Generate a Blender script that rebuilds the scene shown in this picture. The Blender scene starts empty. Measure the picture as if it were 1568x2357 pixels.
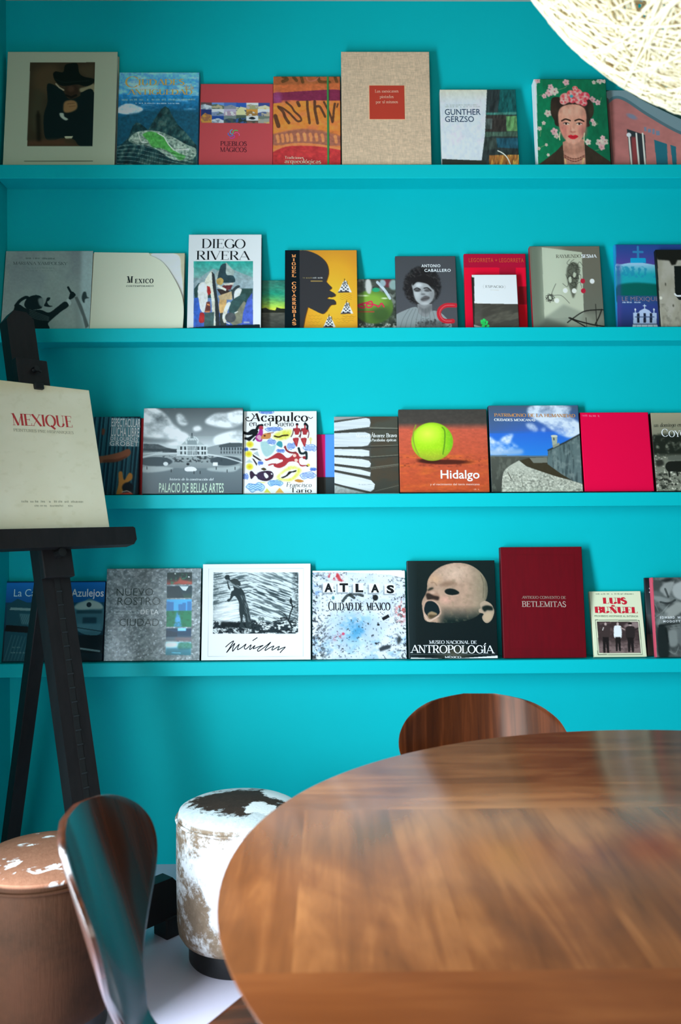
import bpy, bmesh, math, random
import numpy as np
from mathutils import Vector, Matrix

# ------------------------------------------------------------------ camera, world, light, exposure
SC = bpy.context.scene
COL = SC.collection
IMG_W, IMG_H, FPX = 1568, 2357, 2000.0
CAM = np.array([0.0, -2.82, 1.137])
YAW, ROLL = 0.013, 0.0057
_F = np.array([math.sin(YAW), math.cos(YAW), 0.0])
_R0 = np.array([math.cos(YAW), -math.sin(YAW), 0.0])
_U0 = np.array([0.0, 0.0, 1.0])
_R = _R0 * math.cos(ROLL) - _U0 * math.sin(ROLL)
_U = _U0 * math.cos(ROLL) + _R0 * math.sin(ROLL)

cam_data = bpy.data.cameras.new('camera')
cam_data.sensor_fit = 'HORIZONTAL'
cam_data.sensor_width = 24.0
cam_data.lens = FPX / IMG_W * 24.0
cam_data.clip_start = 0.05
cam_data.dof.use_dof = True
cam_data.dof.focus_distance = 2.72
cam_data.dof.aperture_fstop = 4.8
cam = bpy.data.objects.new('camera', cam_data)
COL.objects.link(cam)
cam.matrix_world = Matrix(((_R[0], _U[0], -_F[0], CAM[0]), (_R[1], _U[1], -_F[1], CAM[1]),
                           (_R[2], _U[2], -_F[2], CAM[2]), (0, 0, 0, 1)))
SC.camera = cam

world = bpy.data.worlds.new('world')
SC.world = world
world.use_nodes = True
world.node_tree.nodes['Background'].inputs[0].default_value = (0.75, 0.88, 1.0, 1)
world.node_tree.nodes['Background'].inputs[1].default_value = 0.5

SC.view_settings.view_transform = 'Standard'
SC.view_settings.look = 'None'
SC.view_settings.gamma = 1.0
SC.view_settings.use_curve_mapping = False
SC.view_settings.exposure = 0.32
SC.cycles.use_denoising = True
SC.cycles.max_bounces = 8
SC.cycles.diffuse_bounces = 5
SC.cycles.glossy_bounces = 3
SC.cycles.transmission_bounces = 3
SC.cycles.sample_clamp_indirect = 4.0
SC.cycles.caustics_reflective = False
SC.cycles.caustics_refractive = False

def area_light(name, loc, direction, sx, sy, power, color):
    d = bpy.data.lights.new(name, 'AREA')
    d.shape = 'RECTANGLE'; d.size = sx; d.size_y = sy
    d.energy = power; d.color = color
    o = bpy.data.objects.new(name, d); COL.objects.link(o)
    o.location = loc
    o.rotation_euler = Vector(direction).to_track_quat('-Z', 'Y').to_euler()
    return o

X_LEFT, X_RIGHT, Y_FRONT, Z_CEIL = -1.035, 2.55, -3.62, 2.795
WIN_Y0, WIN_Y1, WIN_Z0, WIN_Z1 = -1.92, -1.25, 0.06, 1.84       # glazed side window in the left wall
FILL_WIN = (-0.98, -0.12, 0.12, 1.95)                                  # added opening behind the camera, at its left, for an unseen fill light
door_light = area_light('daylight_side_window', (X_LEFT - 0.03, (WIN_Y0 + WIN_Y1) / 2, (WIN_Z0 + WIN_Z1) / 2), (1, 0, 0),
                        WIN_Y1 - WIN_Y0 - .06, WIN_Z1 - WIN_Z0 - .06, 88, (0.80, 0.95, 1.06))
door_light.data.spread = math.radians(160)
area_light('front_fill_light', ((FILL_WIN[0] + FILL_WIN[1]) / 2, Y_FRONT - 0.03, (FILL_WIN[2] + FILL_WIN[3]) / 2), (.3, 1, 0), FILL_WIN[1] - FILL_WIN[0] - .06, FILL_WIN[3] - FILL_WIN[2] - .06, 14, (1.0, 0.98, 0.90))  # fill light added to lift the left of the wall, not a known window

# ------------------------------------------------------------------ pixel rays on to real planes
def ray(x, y): return _F + _R * (x - IMG_W / 2) / FPX - _U * (y - IMG_H / 2) / FPX
def on_z(x, y, z): d = ray(x, y); return CAM + d * ((z - CAM[2]) / d[2])
def on_y(x, y, Y): d = ray(x, y); return CAM + d * ((Y - CAM[1]) / d[1])
def on_dist(x, y, dist): return CAM + ray(x, y) * dist
def on_plane(x, y, p, n):
    d = ray(x, y); n = np.array(n); return CAM + d * (((np.array(p) - CAM) @ n) / (d @ n))
def project(P):
    v = np.array(P) - CAM; z = v @ _F
    return IMG_W / 2 + FPX * (v @ _R) / z, IMG_H / 2 - FPX * (v @ _U) / z

# ------------------------------------------------------------------ colour
def s2l(c):
    c = np.asarray(c, float)
    return np.where(c <= 0.04045, c / 12.92, ((c + 0.055) / 1.055) ** 2.4)
def hx(h): return np.array([int(h[i:i + 2], 16) / 255 for i in (0, 2, 4)])
def lin(h, g=1.0):
    l = np.clip(s2l(hx(h)) * g, 0, 0.9); return (l[0], l[1], l[2], 1)

# ------------------------------------------------------------------ materials
MATS = {}
def mat(name, color='808080', rough=0.5, metal=0.0, spec=0.5, coat=0.0, gain=1.0):
    if name in MATS: return MATS[name]
    m = bpy.data.materials.new(name); m.use_nodes = True
    b = m.node_tree.nodes['Principled BSDF']
    b.inputs['Base Color'].default_value = lin(color, gain) if isinstance(color, str) else (*color, 1)
    b.inputs['Roughness'].default_value = rough
    b.inputs['Metallic'].default_value = metal
    b.inputs['Specular IOR Level'].default_value = spec
    b.inputs['Coat Weight'].default_value = coat
    b.inputs['Coat Roughness'].default_value = 0.08
    MATS[name] = m
    return m
class NT:
    """small helper to write node graphs"""
    def __init__(s, m): s.t = m.node_tree; s.b = s.t.nodes['Principled BSDF']
    def n(s, kind, **kw):
        nd = s.t.nodes.new(kind)
        for k, v in kw.items(): setattr(nd, k, v)
        return nd
    def l(s, a, b): s.t.links.new(a, b)
    def math(s, op, a, b=None):
        nd = s.n('ShaderNodeMath', operation=op)
        for i, v in enumerate((a, b)):
            if v is None: continue
            if hasattr(v, 'node'): s.l(v, nd.inputs[i])
            else: nd.inputs[i].default_value = v
        return nd.outputs[0]
    def mix(s, fac, a, b, blend='MIX'):
        nd = s.n('ShaderNodeMix', data_type='RGBA', blend_type=blend)
        for i, v in ((0, fac), (6, a), (7, b)):
            if hasattr(v, 'node'): s.l(v, nd.inputs[i])
            else: nd.inputs[i].default_value = v
        return nd.outputs[2]
    def coords(s, scale=(1, 1, 1), kind='Object'):
        tc = s.n('ShaderNodeTexCoord'); mp = s.n('ShaderNodeMapping')
        mp.inputs['Scale'].default_value = scale
        s.l(tc.outputs[kind], mp.inputs['Vector']); return mp.outputs[0]
    def noise(s, vec, scale, detail=4, rough=0.55, dist=0.0):
        nd = s.n('ShaderNodeTexNoise'); nd.inputs['Scale'].default_value = scale
        nd.inputs['Detail'].default_value = detail; nd.inputs['Roughness'].default_value = rough
        nd.inputs['Distortion'].default_value = dist
        s.l(vec, nd.inputs['Vector']); return nd.outputs['Fac']
    def ramp(s, fac, stops):
        nd = s.n('ShaderNodeValToRGB'); cr = nd.color_ramp
        while len(cr.elements) < len(stops): cr.elements.new(0.5)
        for e, (p, c) in zip(cr.elements, stops): e.position = p; e.color = c
        s.l(fac, nd.inputs[0]); return nd.outputs[0]
    def smooth(s, v, lo, hi):
        nd = s.n('ShaderNodeMapRange', interpolation_type='SMOOTHSTEP')
        nd.inputs[1].default_value = lo; nd.inputs[2].default_value = hi
        s.l(v, nd.inputs[0]); return nd.outputs[0]
    def bump(s, h, strength=0.2, dist=0.01):
        nd = s.n('ShaderNodeBump'); nd.inputs['Strength'].default_value = strength
        nd.inputs['Distance'].default_value = dist
        s.l(h, nd.inputs['Height']); s.l(nd.outputs[0], s.b.inputs['Normal'])

def painted(name, color, rough=0.55, bump=0.06, spec=0.5):
    m = mat(name, color, rough, spec=spec); n = NT(m)
    v = n.coords(); f = n.noise(v, 3.0, 3); c = lin(color)
    n.l(n.mix(f, tuple(x * 0.96 for x in c[:3]) + (1,), tuple(x * 1.04 for x in c[:3]) + (1,)), n.b.inputs['Base Color'])
    n.bump(n.noise(v, 160, 2), bump, 0.002)
    return m
TURQ = painted('turquoise_wall_paint', '00b8be', 0.6, spec=0.12)
TURQ_SHELF = painted('turquoise_shelf_paint', '00bcc2', 0.5, 0.03, 0.15)
WHITEW = painted('white_wall_paint', 'b4aea6', 0.7)
TAUPE = painted('taupe_wall_paint', '6e6862', 0.7)
FLOORM = painted('pale_polished_floor', 'd2cadc', 0.30, 0.02)

def print_mat(name, rough, coat=0.0, spec=0.5):
    m = mat(name, 'ffffff', rough, coat=coat, spec=spec); n = NT(m)
    a = n.n('ShaderNodeAttribute', attribute_name='Col')
    n.l(a.outputs['Color'], n.b.inputs['Base Color'])
    return m
PRINT = {'matte': print_mat('printed_paper_matte', 0.8, spec=0.12), 'satin': print_mat('printed_paper_satin', 0.5, spec=0.2),
         'gloss': print_mat('printed_paper_gloss', 0.25, coat=0.0, spec=0.4)}
PAGES = mat('page_edges', 'e8e2d2', 0.8)
nt = NT(PAGES); _v = nt.coords((1, 900, 1)); nt.l(nt.mix(nt.noise(_v, 1.0, 1), lin('d8d0bc'), lin('f2eee2')), nt.b.inputs['Base Color'])
BLACKWOOD = mat('black_stained_wood', '1c1a1b', 0.45, spec=.3)
nt = NT(BLACKWOOD); _v = nt.coords((60, 60, 4)); _f = nt.noise(_v, 1.0, 4)
nt.l(nt.mix(_f, lin('0f0e0f'), lin('242122')), nt.b.inputs['Base Color']); nt.bump(_f, 0.08, 0.002)
STEEL = mat('brushed_steel', 'b8bcc0', 0.25, metal=1.0)
BLACKM = mat('black_plinth', '0c0c0d', 0.45)

# ------------------------------------------------------------------ objects
def tag(o, label=None, cat=None, group=None, kind=None):
    if label: o['label'] = label
    if cat: o['category'] = cat
    if group: o['group'] = group
    if kind: o['kind'] = kind
    return o
def empty(name, loc, rot=(0, 0, 0)):
    o = bpy.data.objects.new(name, None); COL.objects.link(o)
    o.empty_display_size = 0.05; o.location = loc; o.rotation_euler = rot
    return o
def link_mesh(name, me, m, parent=None):
    o = bpy.data.objects.new(name, me); COL.objects.link(o)
    for mm in (m if isinstance(m, (list, tuple)) else [m]): me.materials.append(mm)
    if parent is not None: o.parent = parent
    return o
def obj(name, bm, m, parent=None, smooth=False):
    me = bpy.data.meshes.new(name); bm.normal_update(); bm.to_mesh(me); bm.free()
    if smooth:
        me.polygons.foreach_set('use_smooth', [True] * len(me.polygons))
        try: me.set_sharp_from_angle(angle=math.radians(40))
        except Exception: pass
    return link_mesh(name, me, m, parent)
def add_box(bm, x0, x1, y0, y1, z0, z1, bevel=0.0, seg=2, M=None):
    r = bmesh.ops.create_cube(bm, size=1.0); vs = r['verts']
    for v in vs:
        v.co = Vector((x0 + (v.co.x + .5) * (x1 - x0), y0 + (v.co.y + .5) * (y1 - y0), z0 + (v.co.z + .5) * (z1 - z0)))
    if bevel > 0:
        es = list({e for v in vs for e in v.link_edges})
        rb = bmesh.ops.bevel(bm, geom=es, offset=bevel, segments=seg, affect='EDGES', profile=0.5)
        vs = list({v for f in rb['faces'] for v in f.verts} | {v for v in vs if v.is_valid})
    if M is not None:
        for v in vs: v.co = M @ v.co
    return vs
def add_prism(bm, pts, h0, h1, M=None):
    """pts in (x, z); extruded along y from h0 to h1"""
    a = [bm.verts.new((p[0], h0, p[1])) for p in pts]; b = [bm.verts.new((p[0], h1, p[1])) for p in pts]
    bm.faces.new(a); bm.faces.new(b[::-1]); n = len(pts)
    for i in range(n): bm.faces.new((a[(i + 1) % n], a[i], b[i], b[(i + 1) % n]))
    bmesh.ops.recalc_face_normals(bm, faces=bm.faces)
    if M is not None:
        for v in a + b: v.co = M @ v.co
def add_tube(bm, pts, rad, seg=10, cap=True):
    pts = [Vector(p) for p in pts]; rings = []
    rad = rad if isinstance(rad, (list, tuple)) else [rad] * len(pts)
    for i, p in enumerate(pts):
        d = (pts[min(i + 1, len(pts) - 1)] - pts[max(i - 1, 0)]).normalized()
        u = d.orthogonal().normalized() if i == 0 else (u - d * u.dot(d)).normalized()
        w = d.cross(u)
        rings.append([bm.verts.new(p + (u * math.cos(a) + w * math.sin(a)) * rad[i]) for a in [2 * math.pi * k / seg for k in range(seg)]])
    for a, b in zip(rings, rings[1:]):
        for k in range(seg): bm.faces.new((a[k], a[(k + 1) % seg], b[(k + 1) % seg], b[k]))
    if cap: bm.faces.new(rings[0][::-1]); bm.faces.new(rings[-1])
def add_lathe(bm, prof, seg=64):
    rings = []
    for r, z in prof:
        if r < 1e-6: rings.append([bm.verts.new((0, 0, z))])
        else: rings.append([bm.verts.new((r * math.cos(2 * math.pi * k / seg), r * math.sin(2 * math.pi * k / seg), z)) for k in range(seg)])
    for a, b in zip(rings, rings[1:]):
        for k in range(seg):
            k2 = (k + 1) % seg
            if len(a) == 1 and len(b) == 1: continue
            if len(a) == 1: bm.faces.new((a[0], b[k2], b[k]))
            elif len(b) == 1: bm.faces.new((a[k], a[k2], b[0]))
            else: bm.faces.new((a[k], a[k2], b[k2], b[k]))
    bmesh.ops.recalc_face_normals(bm, faces=bm.faces)
def struct(name, bm, m): return tag(obj(name, bm, m), kind='structure')
# ------------------------------------------------------------------ the room
bm = bmesh.new(); add_box(bm, X_LEFT - .3, X_RIGHT + .3, Y_FRONT - .3, .3, -.12, 0); struct('floor', bm, FLOORM)
bm = bmesh.new(); add_box(bm, X_LEFT - .3, X_RIGHT + .3, Y_FRONT - .3, .3, Z_CEIL, Z_CEIL + .12); struct('ceiling', bm, WHITEW)
bm = bmesh.new(); add_box(bm, X_LEFT - .2, X_RIGHT + .2, 0, .2, 0, Z_CEIL); struct('wall_back', bm, TURQ)
bm = bmesh.new()
add_box(bm, X_LEFT - .18, X_LEFT, WIN_Y1, 0, 0, Z_CEIL); add_box(bm, X_LEFT - .18, X_LEFT, Y_FRONT, WIN_Y0, 0, Z_CEIL)
add_box(bm, X_LEFT - .18, X_LEFT, WIN_Y0, WIN_Y1, WIN_Z1, Z_CEIL); add_box(bm, X_LEFT - .18, X_LEFT, WIN_Y0, WIN_Y1, 0, WIN_Z0)
struct('wall_left', bm, TURQ)
bm = bmesh.new(); add_box(bm, X_RIGHT, X_RIGHT + .18, Y_FRONT, 0, 0, Z_CEIL); struct('wall_right', bm, TAUPE)
bm = bmesh.new()
add_box(bm, X_LEFT - .18, FILL_WIN[0], Y_FRONT - .18, Y_FRONT, 0, Z_CEIL); add_box(bm, FILL_WIN[1], X_RIGHT + .18, Y_FRONT - .18, Y_FRONT, 0, Z_CEIL)
add_box(bm, FILL_WIN[0], FILL_WIN[1], Y_FRONT - .18, Y_FRONT, 0, FILL_WIN[2]); add_box(bm, FILL_WIN[0], FILL_WIN[1], Y_FRONT - .18, Y_FRONT, FILL_WIN[3], Z_CEIL)
struct('wall_front', bm, TAUPE)
FRAMEM = mat('white_window_frame', 'e4e4e0', 0.4)
bm = bmesh.new()
for z in (FILL_WIN[2] + .03, FILL_WIN[3] - .03): add_box(bm, FILL_WIN[0], FILL_WIN[1], Y_FRONT - .06, Y_FRONT, z - .03, z + .03, .004)
for x in (FILL_WIN[0] + .03, FILL_WIN[1] - .03): add_box(bm, x - .03, x + .03, Y_FRONT - .06, Y_FRONT, FILL_WIN[2], FILL_WIN[3], .004)
struct('added_window_frame', bm, FRAMEM)  # frame around the added fill light, out of view
bm = bmesh.new()
for z in (WIN_Z0 + .03, WIN_Z1 - .03): add_box(bm, X_LEFT - .07, X_LEFT - .01, WIN_Y0, WIN_Y1, z - .03, z + .03, .004)
for y in (WIN_Y0 + .03, WIN_Y1 - .03): add_box(bm, X_LEFT - .07, X_LEFT - .01, y - .03, y + .03, WIN_Z0, WIN_Z1, .004)
struct('window_2', bm, FRAMEM)

# ------------------------------------------------------------------ wall ledges
SHELF_Z = [2.2283, 1.7159, 1.1939, 0.6677]
SHELF_D, SHELF_T = 0.092, 0.043
for z, lab in zip(SHELF_Z, ['turquoise painted wall ledge nearest the ceiling, holding art books',
                            'turquoise wall ledge second from the top, behind the easel mast tip',
                            'turquoise wall ledge second from the bottom, carrying the tennis ball book',
                            'turquoise wall ledge lowest on the wall, above the wooden table']):
    bm = bmesh.new(); add_box(bm, X_LEFT + .002, X_RIGHT - .002, -SHELF_D, -.0005, z - SHELF_T, z, .0015, 1)
    tag(obj('wall_shelf', bm, TURQ_SHELF), lab, 'shelf', 'turquoise wall ledges')

# ------------------------------------------------------------------ wood
def wood(name, dark, mid, light, rough, scale, coat=0.0):
    m = mat(name, mid, rough, coat=coat); n = NT(m)
    v = n.coords(scale)
    f = n.noise(v, 1.0, 6, 0.62, 0.6); f2 = n.noise(v, 0.23, 3, 0.5, 1.2)
    s = n.math('ADD', n.math('MULTIPLY', f, .6), n.math('MULTIPLY', f2, .4))
    n.l(n.ramp(s, [(.32, lin(dark)), (.5, lin(mid)), (.66, lin(light))]), n.b.inputs['Base Color'])
    n.bump(f, 0.03, 0.001)
    return m
CHAIRWOOD = wood('walnut_chair_veneer', '260f07', '47200c', '6a341a', 0.2, (2.2, 55, 2.2), coat=0.3)

# table top: planks along y in the middle panel, along x in the two end bands
TCX, TCY, TA, TB, TZ = .565, -1.83, .69, .655, .72
m = TABLEWOOD = mat('walnut_table_planks', '8a5a38', 0.3, spec=.32)
n = NT(m); tc = n.n('ShaderNodeTexCoord'); sp = n.n('ShaderNodeSeparateXYZ'); n.l(tc.outputs['Object'], sp.inputs[0])
X, Y = sp.outputs[0], sp.outputs[1]
PY0, PY1 = -2.033 - TCY, -1.604 - TCY
inmid = n.math('MULTIPLY', n.math('GREATER_THAN', Y, PY0), n.math('LESS_THAN', Y, PY1))
def planks(a, b, w, off):      # a across planks, b along
    k = n.math('FLOOR', n.math('DIVIDE', n.math('ADD', a, off), w))
    cv = n.n('ShaderNodeCombineXYZ')
    n.l(n.math('MULTIPLY', a, 28.0), cv.inputs[0]); n.l(n.math('ADD', n.math('MULTIPLY', b, 2.6), n.math('MULTIPLY', k, 7.3)), cv.inputs[1]); n.l(k, cv.inputs[2])
    g = n.noise(cv.outputs[0], 1.0, 6, 0.6, 0.8)
    cv2 = n.n('ShaderNodeCombineXYZ'); n.l(n.math('MULTIPLY', a, 7.0), cv2.inputs[0]); n.l(n.math('MULTIPLY', b, 3.2), cv2.inputs[1]); n.l(k, cv2.inputs[2])
    g2 = n.noise(cv2.outputs[0], 1.0, 3, 0.5, 1.0)
    wn = n.n('ShaderNodeTexWhiteNoise', noise_dimensions='1D'); n.l(n.math('ADD', k, 3.7), wn.inputs['W'])
    fr = n.math('FRACT', n.math('DIVIDE', n.math('ADD', a, off), w))
    gap = n.math('LESS_THAN', n.math('MINIMUM', fr, n.math('SUBTRACT', 1.0, fr)), 0.004)
    return n.math('ADD', n.math('MULTIPLY', g, .5), n.math('MULTIPLY', g2, .5)), wn.outputs['Value'], gap
g1, w1, q1 = planks(X, Y, .165, .2714 + .165 * 10)
g2, w2, q2 = planks(Y, X, .112, -PY1 + 1.12)
def sel(a, b): 
    nd = n.n('ShaderNodeMix', data_type='FLOAT'); n.l(inmid, nd.inputs[0]); n.l(b, nd.inputs[2]); n.l(a, nd.inputs[3]); return nd.outputs[0]
G, Wn, Q = sel(g1, g2), sel(w1, w2), sel(q1, q2)
base = n.ramp(G, [(.34, lin('5e351c')), (.5, lin('824c28')), (.64, lin('a3673a'))])
tone = n.mix(Wn, lin('dccfc4'), (1, 1, 1, 1))
c = n.mix(1.0, base, tone, 'MULTIPLY')
redband = n.math('LESS_THAN', Y, PY0)
c = n.mix(n.math('MULTIPLY', redband, .55), c, lin('783c18'))
n.l(c, n.b.inputs['Base Color']); n.bump(G, .02, .001)
n.l(n.math('ADD', n.math('MULTIPLY', G, .1), .17), n.b.inputs['Roughness'])
table = empty('dining_table', (TCX, TCY, 0))
tag(table, 'large rounded walnut plank dining table in the foreground', 'table')
bm = bmesh.new(); N = 160; prof = [(0.93, TZ - .034), (.985, TZ - .012), (.996, TZ - .004), (1.0, TZ - .0015), (.997, TZ)]
rings = []
for sc_, z in prof:
    rings.append([bm.verts.new((TA * sc_ * math.cos(2 * math.pi * k / N), TB * sc_ * math.sin(2 * math.pi * k / N), z)) for k in range(N)])
for a, b in zip(rings, rings[1:]):
    for k in range(N): bm.faces.new((a[k], a[(k + 1) % N], b[(k + 1) % N], b[k]))
bm.faces.new(rings[0][::-1]); bm.faces.new(rings[-1])
obj('table_top', bm, TABLEWOOD, table, True)
for sx, sy in ((1, 1), (1, -1), (-1, 1), (-1, -1)):
    bm = bmesh.new(); add_tube(bm, [(.30 * sx, .28 * sy, TZ - .036), (.36 * sx, .34 * sy, .0)], [.028, .017], 14)
    obj('leg', bm, CHAIRWOOD, table, True)

# ------------------------------------------------------------------ moulded plywood chairs
W_S = [(0, .035), (.004, .065), (.014, .102), (.032, .135), (.058, .163), (.088, .178), (.118, .180), (.148, .170), (.178, .148), (.208, .118),
       (.238, .086), (.268, .064), (.300, .052), (.335, .049), (.37, .056), (.405, .080), (.44, .122), (.475, .160), (.52, .187), (.58, .199), (.65, .200), (.71, .192), (.76, .170), (.795, .13), (.815, .07), (.82, .0)]
def prof_at(s, back_len=.30, r=.09, lean=math.radians(16.5)):
    """seat-side profile, s metres down from the top of the back: returns (forward, z, normal)"""
    if s <= back_len:
        return (s * math.sin(lean), -s * math.cos(lean)), lean
    ang_tot = math.pi / 2 - lean + math.radians(4)
    arc = r * ang_tot
    bx, bz = back_len * math.sin(lean), -back_len * math.cos(lean)
    t = min(s - back_len, arc) / r
    # rotate direction from 'down' to 'forward'
    cx, cz = bx + r * math.cos(lean), bz + r * math.sin(lean)
    px, pz = cx - r * math.cos(lean + t), cz - r * math.sin(lean + t)
    if s <= back_len + arc: return (px, pz), lean + t
    d = s - back_len - arc; a = lean + ang_tot
    return (px + d * math.sin(a), pz - d * math.cos(a)), a
def make_chair(name_label, loc, facing, group):
    """chair looks along +x of its own frame"""
    root = empty('plywood_chair', loc, (0, 0, facing)); tag(root, name_label, 'chair', group)
    bm = bmesh.new(); NS, NTT = 84, 26; th = .0105
    ss = np.linspace(0, 1, NS) ; ss = .82 * (ss - .045 * np.sin(2 * math.pi * ss) * 1.5)
    ws = np.interp(ss, [p[0] for p in W_S], [p[1] for p in W_S]); ws = np.maximum(ws, .004)
    # smooth widths
    for _ in range(2): ws[1:-1] = (ws[:-2] + 2 * ws[1:-1] + ws[2:]) / 4
    F_, B_ = [], []
    x_off = -prof_at(.30)[0][0] - .02
    for s, w in zip(ss, ws):
        (fx, fz), a = prof_at(s)
        nx, nz = math.cos(a), math.sin(a)          # towards the sitter / up
        fr, br = [], []
        for k in range(NTT):
            t = (k / (NTT - 1) * 2 - 1); t = math.sin(t * math.pi / 2) * .35 + t * .65
            y = t * w
            curl = (1.55 if s < .3 else .6) * y * y
            px, pz = fx + nx * curl + x_off, .736 + fz + nz * curl
            e = min(1, (1 - abs(t)) / .05 + .55)
            fr.append(bm.verts.new((px + nx * th / 2 * e, y, pz + nz * th / 2 * e)))
            br.append(bm.verts.new((px - nx * th / 2 * e, y, pz - nz * th / 2 * e)))
        F_.append(fr); B_.append(br)
    for i in range(NS - 1):
        for k in range(NTT - 1):
            bm.faces.new((F_[i][k], F_[i + 1][k], F_[i + 1][k + 1], F_[i][k + 1]))
            bm.faces.new((B_[i][k], B_[i][k + 1], B_[i + 1][k + 1], B_[i + 1][k]))
        bm.faces.new((F_[i][0], B_[i][0], B_[i + 1][0], F_[i + 1][0])); bm.faces.new((F_[i][-1], F_[i + 1][-1], B_[i + 1][-1], B_[i][-1]))
    for k in range(NTT - 1):
        bm.faces.new((F_[0][k], F_[0][k + 1], B_[0][k + 1], B_[0][k])); bm.faces.new((F_[-1][k], B_[-1][k], B_[-1][k + 1], F_[-1][k + 1]))
    bmesh.ops.recalc_face_normals(bm, faces=bm.faces)
    o = obj('shell', bm, CHAIRWOOD, root, True)
    cx = .26
    for sx, sy in ((1, 1), (1, -1), (-1, 1), (-1, -1)):
        bm = bmesh.new()
        add_tube(bm, [(cx + .03 * sx, .03 * sy, .405), (cx + .09 * sx, .08 * sy, .402), (cx + .115 * sx, .105 * sy, .37), (cx + .19 * sx, .175 * sy, .008)], .0075, 10)
        add_tube(bm, [(cx + .188 * sx, .173 * sy, .022), (cx + .191 * sx, .176 * sy, .0)], .011, 10)
        obj('leg', bm, STEEL, root, True)
    bm = bmesh.new(); add_tube(bm, [(cx, 0, .398), (cx, 0, .418)], .07, 24); obj('seat_plate', bm, BLACKM, root, True)
    return root
p = on_dist(255, 1840, 1.17)
make_chair('walnut plywood chair seen edge-on, its glossy back mirroring the turquoise wall', (p[0] + .050, p[1], 0), math.radians(1.0), 'moulded plywood chairs')
p = on_dist(1108, 1600, 1.85)
make_chair('dark walnut plywood chair whose oval backrest shows beyond the far table edge', (p[0], p[1] - .045, 0), math.radians(-93), 'moulded plywood chairs')

# ------------------------------------------------------------------ cowhide poufs
def hide_mat(name, kind):
    m = mat(name, 'ffffff', 0.75, spec=.12); n = NT(m)
    tc = n.n('ShaderNodeTexCoord'); sp = n.n('ShaderNodeSeparateXYZ'); n.l(tc.outputs['Object'], sp.inputs[0])
    P = tc.outputs['Object']; x, y, z = sp.outputs
    big = n.noise(P, 7.0, 5, .6, .5); fine = n.noise(P, 60.0, 5, .75, .3); hair = n.noise(n.coords((160, 160, 22)), 1.0, 3, .6)
    nz = n.math('ADD', n.math('MULTIPLY', big, .65), n.math('MULTIPLY', fine, .35))
    nz2 = n.math('ADD', n.math('MULTIPLY', n.noise(P, 14.0, 6, .65, .6), .7), n.math('MULTIPLY', fine, .3))
    def blob(cx, cy, cz, rx, ry, rz, lo=.85, hi=1.15, amp=1.3):
        d = n.math('ADD', n.math('ADD', n.math('POWER', n.math('DIVIDE', n.math('SUBTRACT', x, cx), rx), 2.0),
            n.math('POWER', n.math('DIVIDE', n.math('SUBTRACT', y, cy), ry), 2.0)), n.math('POWER', n.math('DIVIDE', n.math('SUBTRACT', z, cz), rz), 2.0))
        d = n.math('ADD', n.math('SQRT', d), n.math('MULTIPLY', n.math('SUBTRACT', nz2, .5), amp))
        return n.math('SUBTRACT', 1.0, n.smooth(d, lo, hi))
    if kind == 'white':
        brown = n.mix(fine, lin('5c4838'), lin('a8937c')); white = n.mix(hair, lin('dfe2e4'), lin('f6f6f4'))
        c = n.mix(n.smooth(nz, .46, .58), brown, white)
        side_w = blob(.01, -.15, .24, .085, .12, .11, .75, 1.1, 3.0)
        c = n.mix(side_w, c, white)
        low = n.math('SUBTRACT', 1.0, n.smooth(n.math('ADD', z, n.math('MULTIPLY', n.math('SUBTRACT', nz, .5), .3)), .05, .14))
        c = n.mix(n.math('MULTIPLY', low, .8), c, brown)
        top = n.smooth(z, .368, .376)
        pale = n.mix(fine, lin('a9b4b6'), lin('eef2f2')); ct = n.mix(blob(.015, .01, .39, .135, .115, .4, .85, 1.05, 2.2), pale, n.mix(fine, lin('231c18'), lin('4c3c32')))
        ct = n.mix(blob(.062, -.05, .39, .045, .045, .4, .85, 1.0, 2.4), ct, lin('f4f4f2'))
        ct = n.mix(blob(.15, .085, .39, .10, .085, .4, .9, 1.0, 1.6), ct, lin('f4f4f2'))
        c = n.mix(top, c, ct)
    else:
        tan = n.mix(nz, lin('2a150a'), lin('4a2b18')); c = n.mix(n.smooth(big, .3, .7), tan, n.mix(fine, lin('1f1104'), lin('382012')))
        top = n.smooth(z, .368, .376)
        ct = n.mix(fine, lin('7c4f3a'), lin('a6755c'))
        sp2 = n.noise(n.coords((18, 26, 10)), 1.0, 4, .6, .4)
        ct = n.mix(n.smooth(sp2, .60, .66), ct, lin('fbf6f2'))
        c = n.mix(top, c, ct)
    n.l(c, n.b.inputs['Base Color']); n.bump(hair, .25, .003)
    return m
def pouf(label, loc, rz, kind, matn):
    root = empty('cowhide_pouf', loc, (0, 0, rz)); tag(root, label, 'pouf', 'cowhide poufs')
    HM = hide_mat(matn, kind); R = .158
    bm = bmesh.new(); add_lathe(bm, [(0, .052), (R - .03, .052), (R - .012, .060), (R - .003, .075), (R, .10), (R + .002, .22), (R + .001, .345), (R - .003, .357), (0, .357)], 80)
    obj('body', bm, HM, root, True)
    bm = bmesh.new(); add_lathe(bm, [(0, .3565), (R - .004, .3565), (R - .002, .366), (R - .006, .377), (R - .022, .385), (R - .06, .391), (.05, .395), (0, .396)], 80)
    obj('seat_cushion', bm, HM, root, True)
    bm = bmesh.new(); add_tube(bm, [((R + .0005) * math.cos(a), (R + .0005) * math.sin(a), .3585) for a in np.linspace(0, 2 * math.pi, 81)], .0035, 8, False)
    obj('piping', bm, HM, root, True)
    bm = bmesh.new(); add_lathe(bm, [(0, 0), (.126, 0), (.129, .004), (.129, .053), (0, .053)], 64); obj('plinth', bm, BLACKM, root, True)
    return root
p = on_z(552, 2196, 0); pouf('white and brown cowhide pouf with dark patch on top, beside the table', (p[0], p[1], 0), 0.0, 'white', 'white_brown_cowhide')
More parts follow.
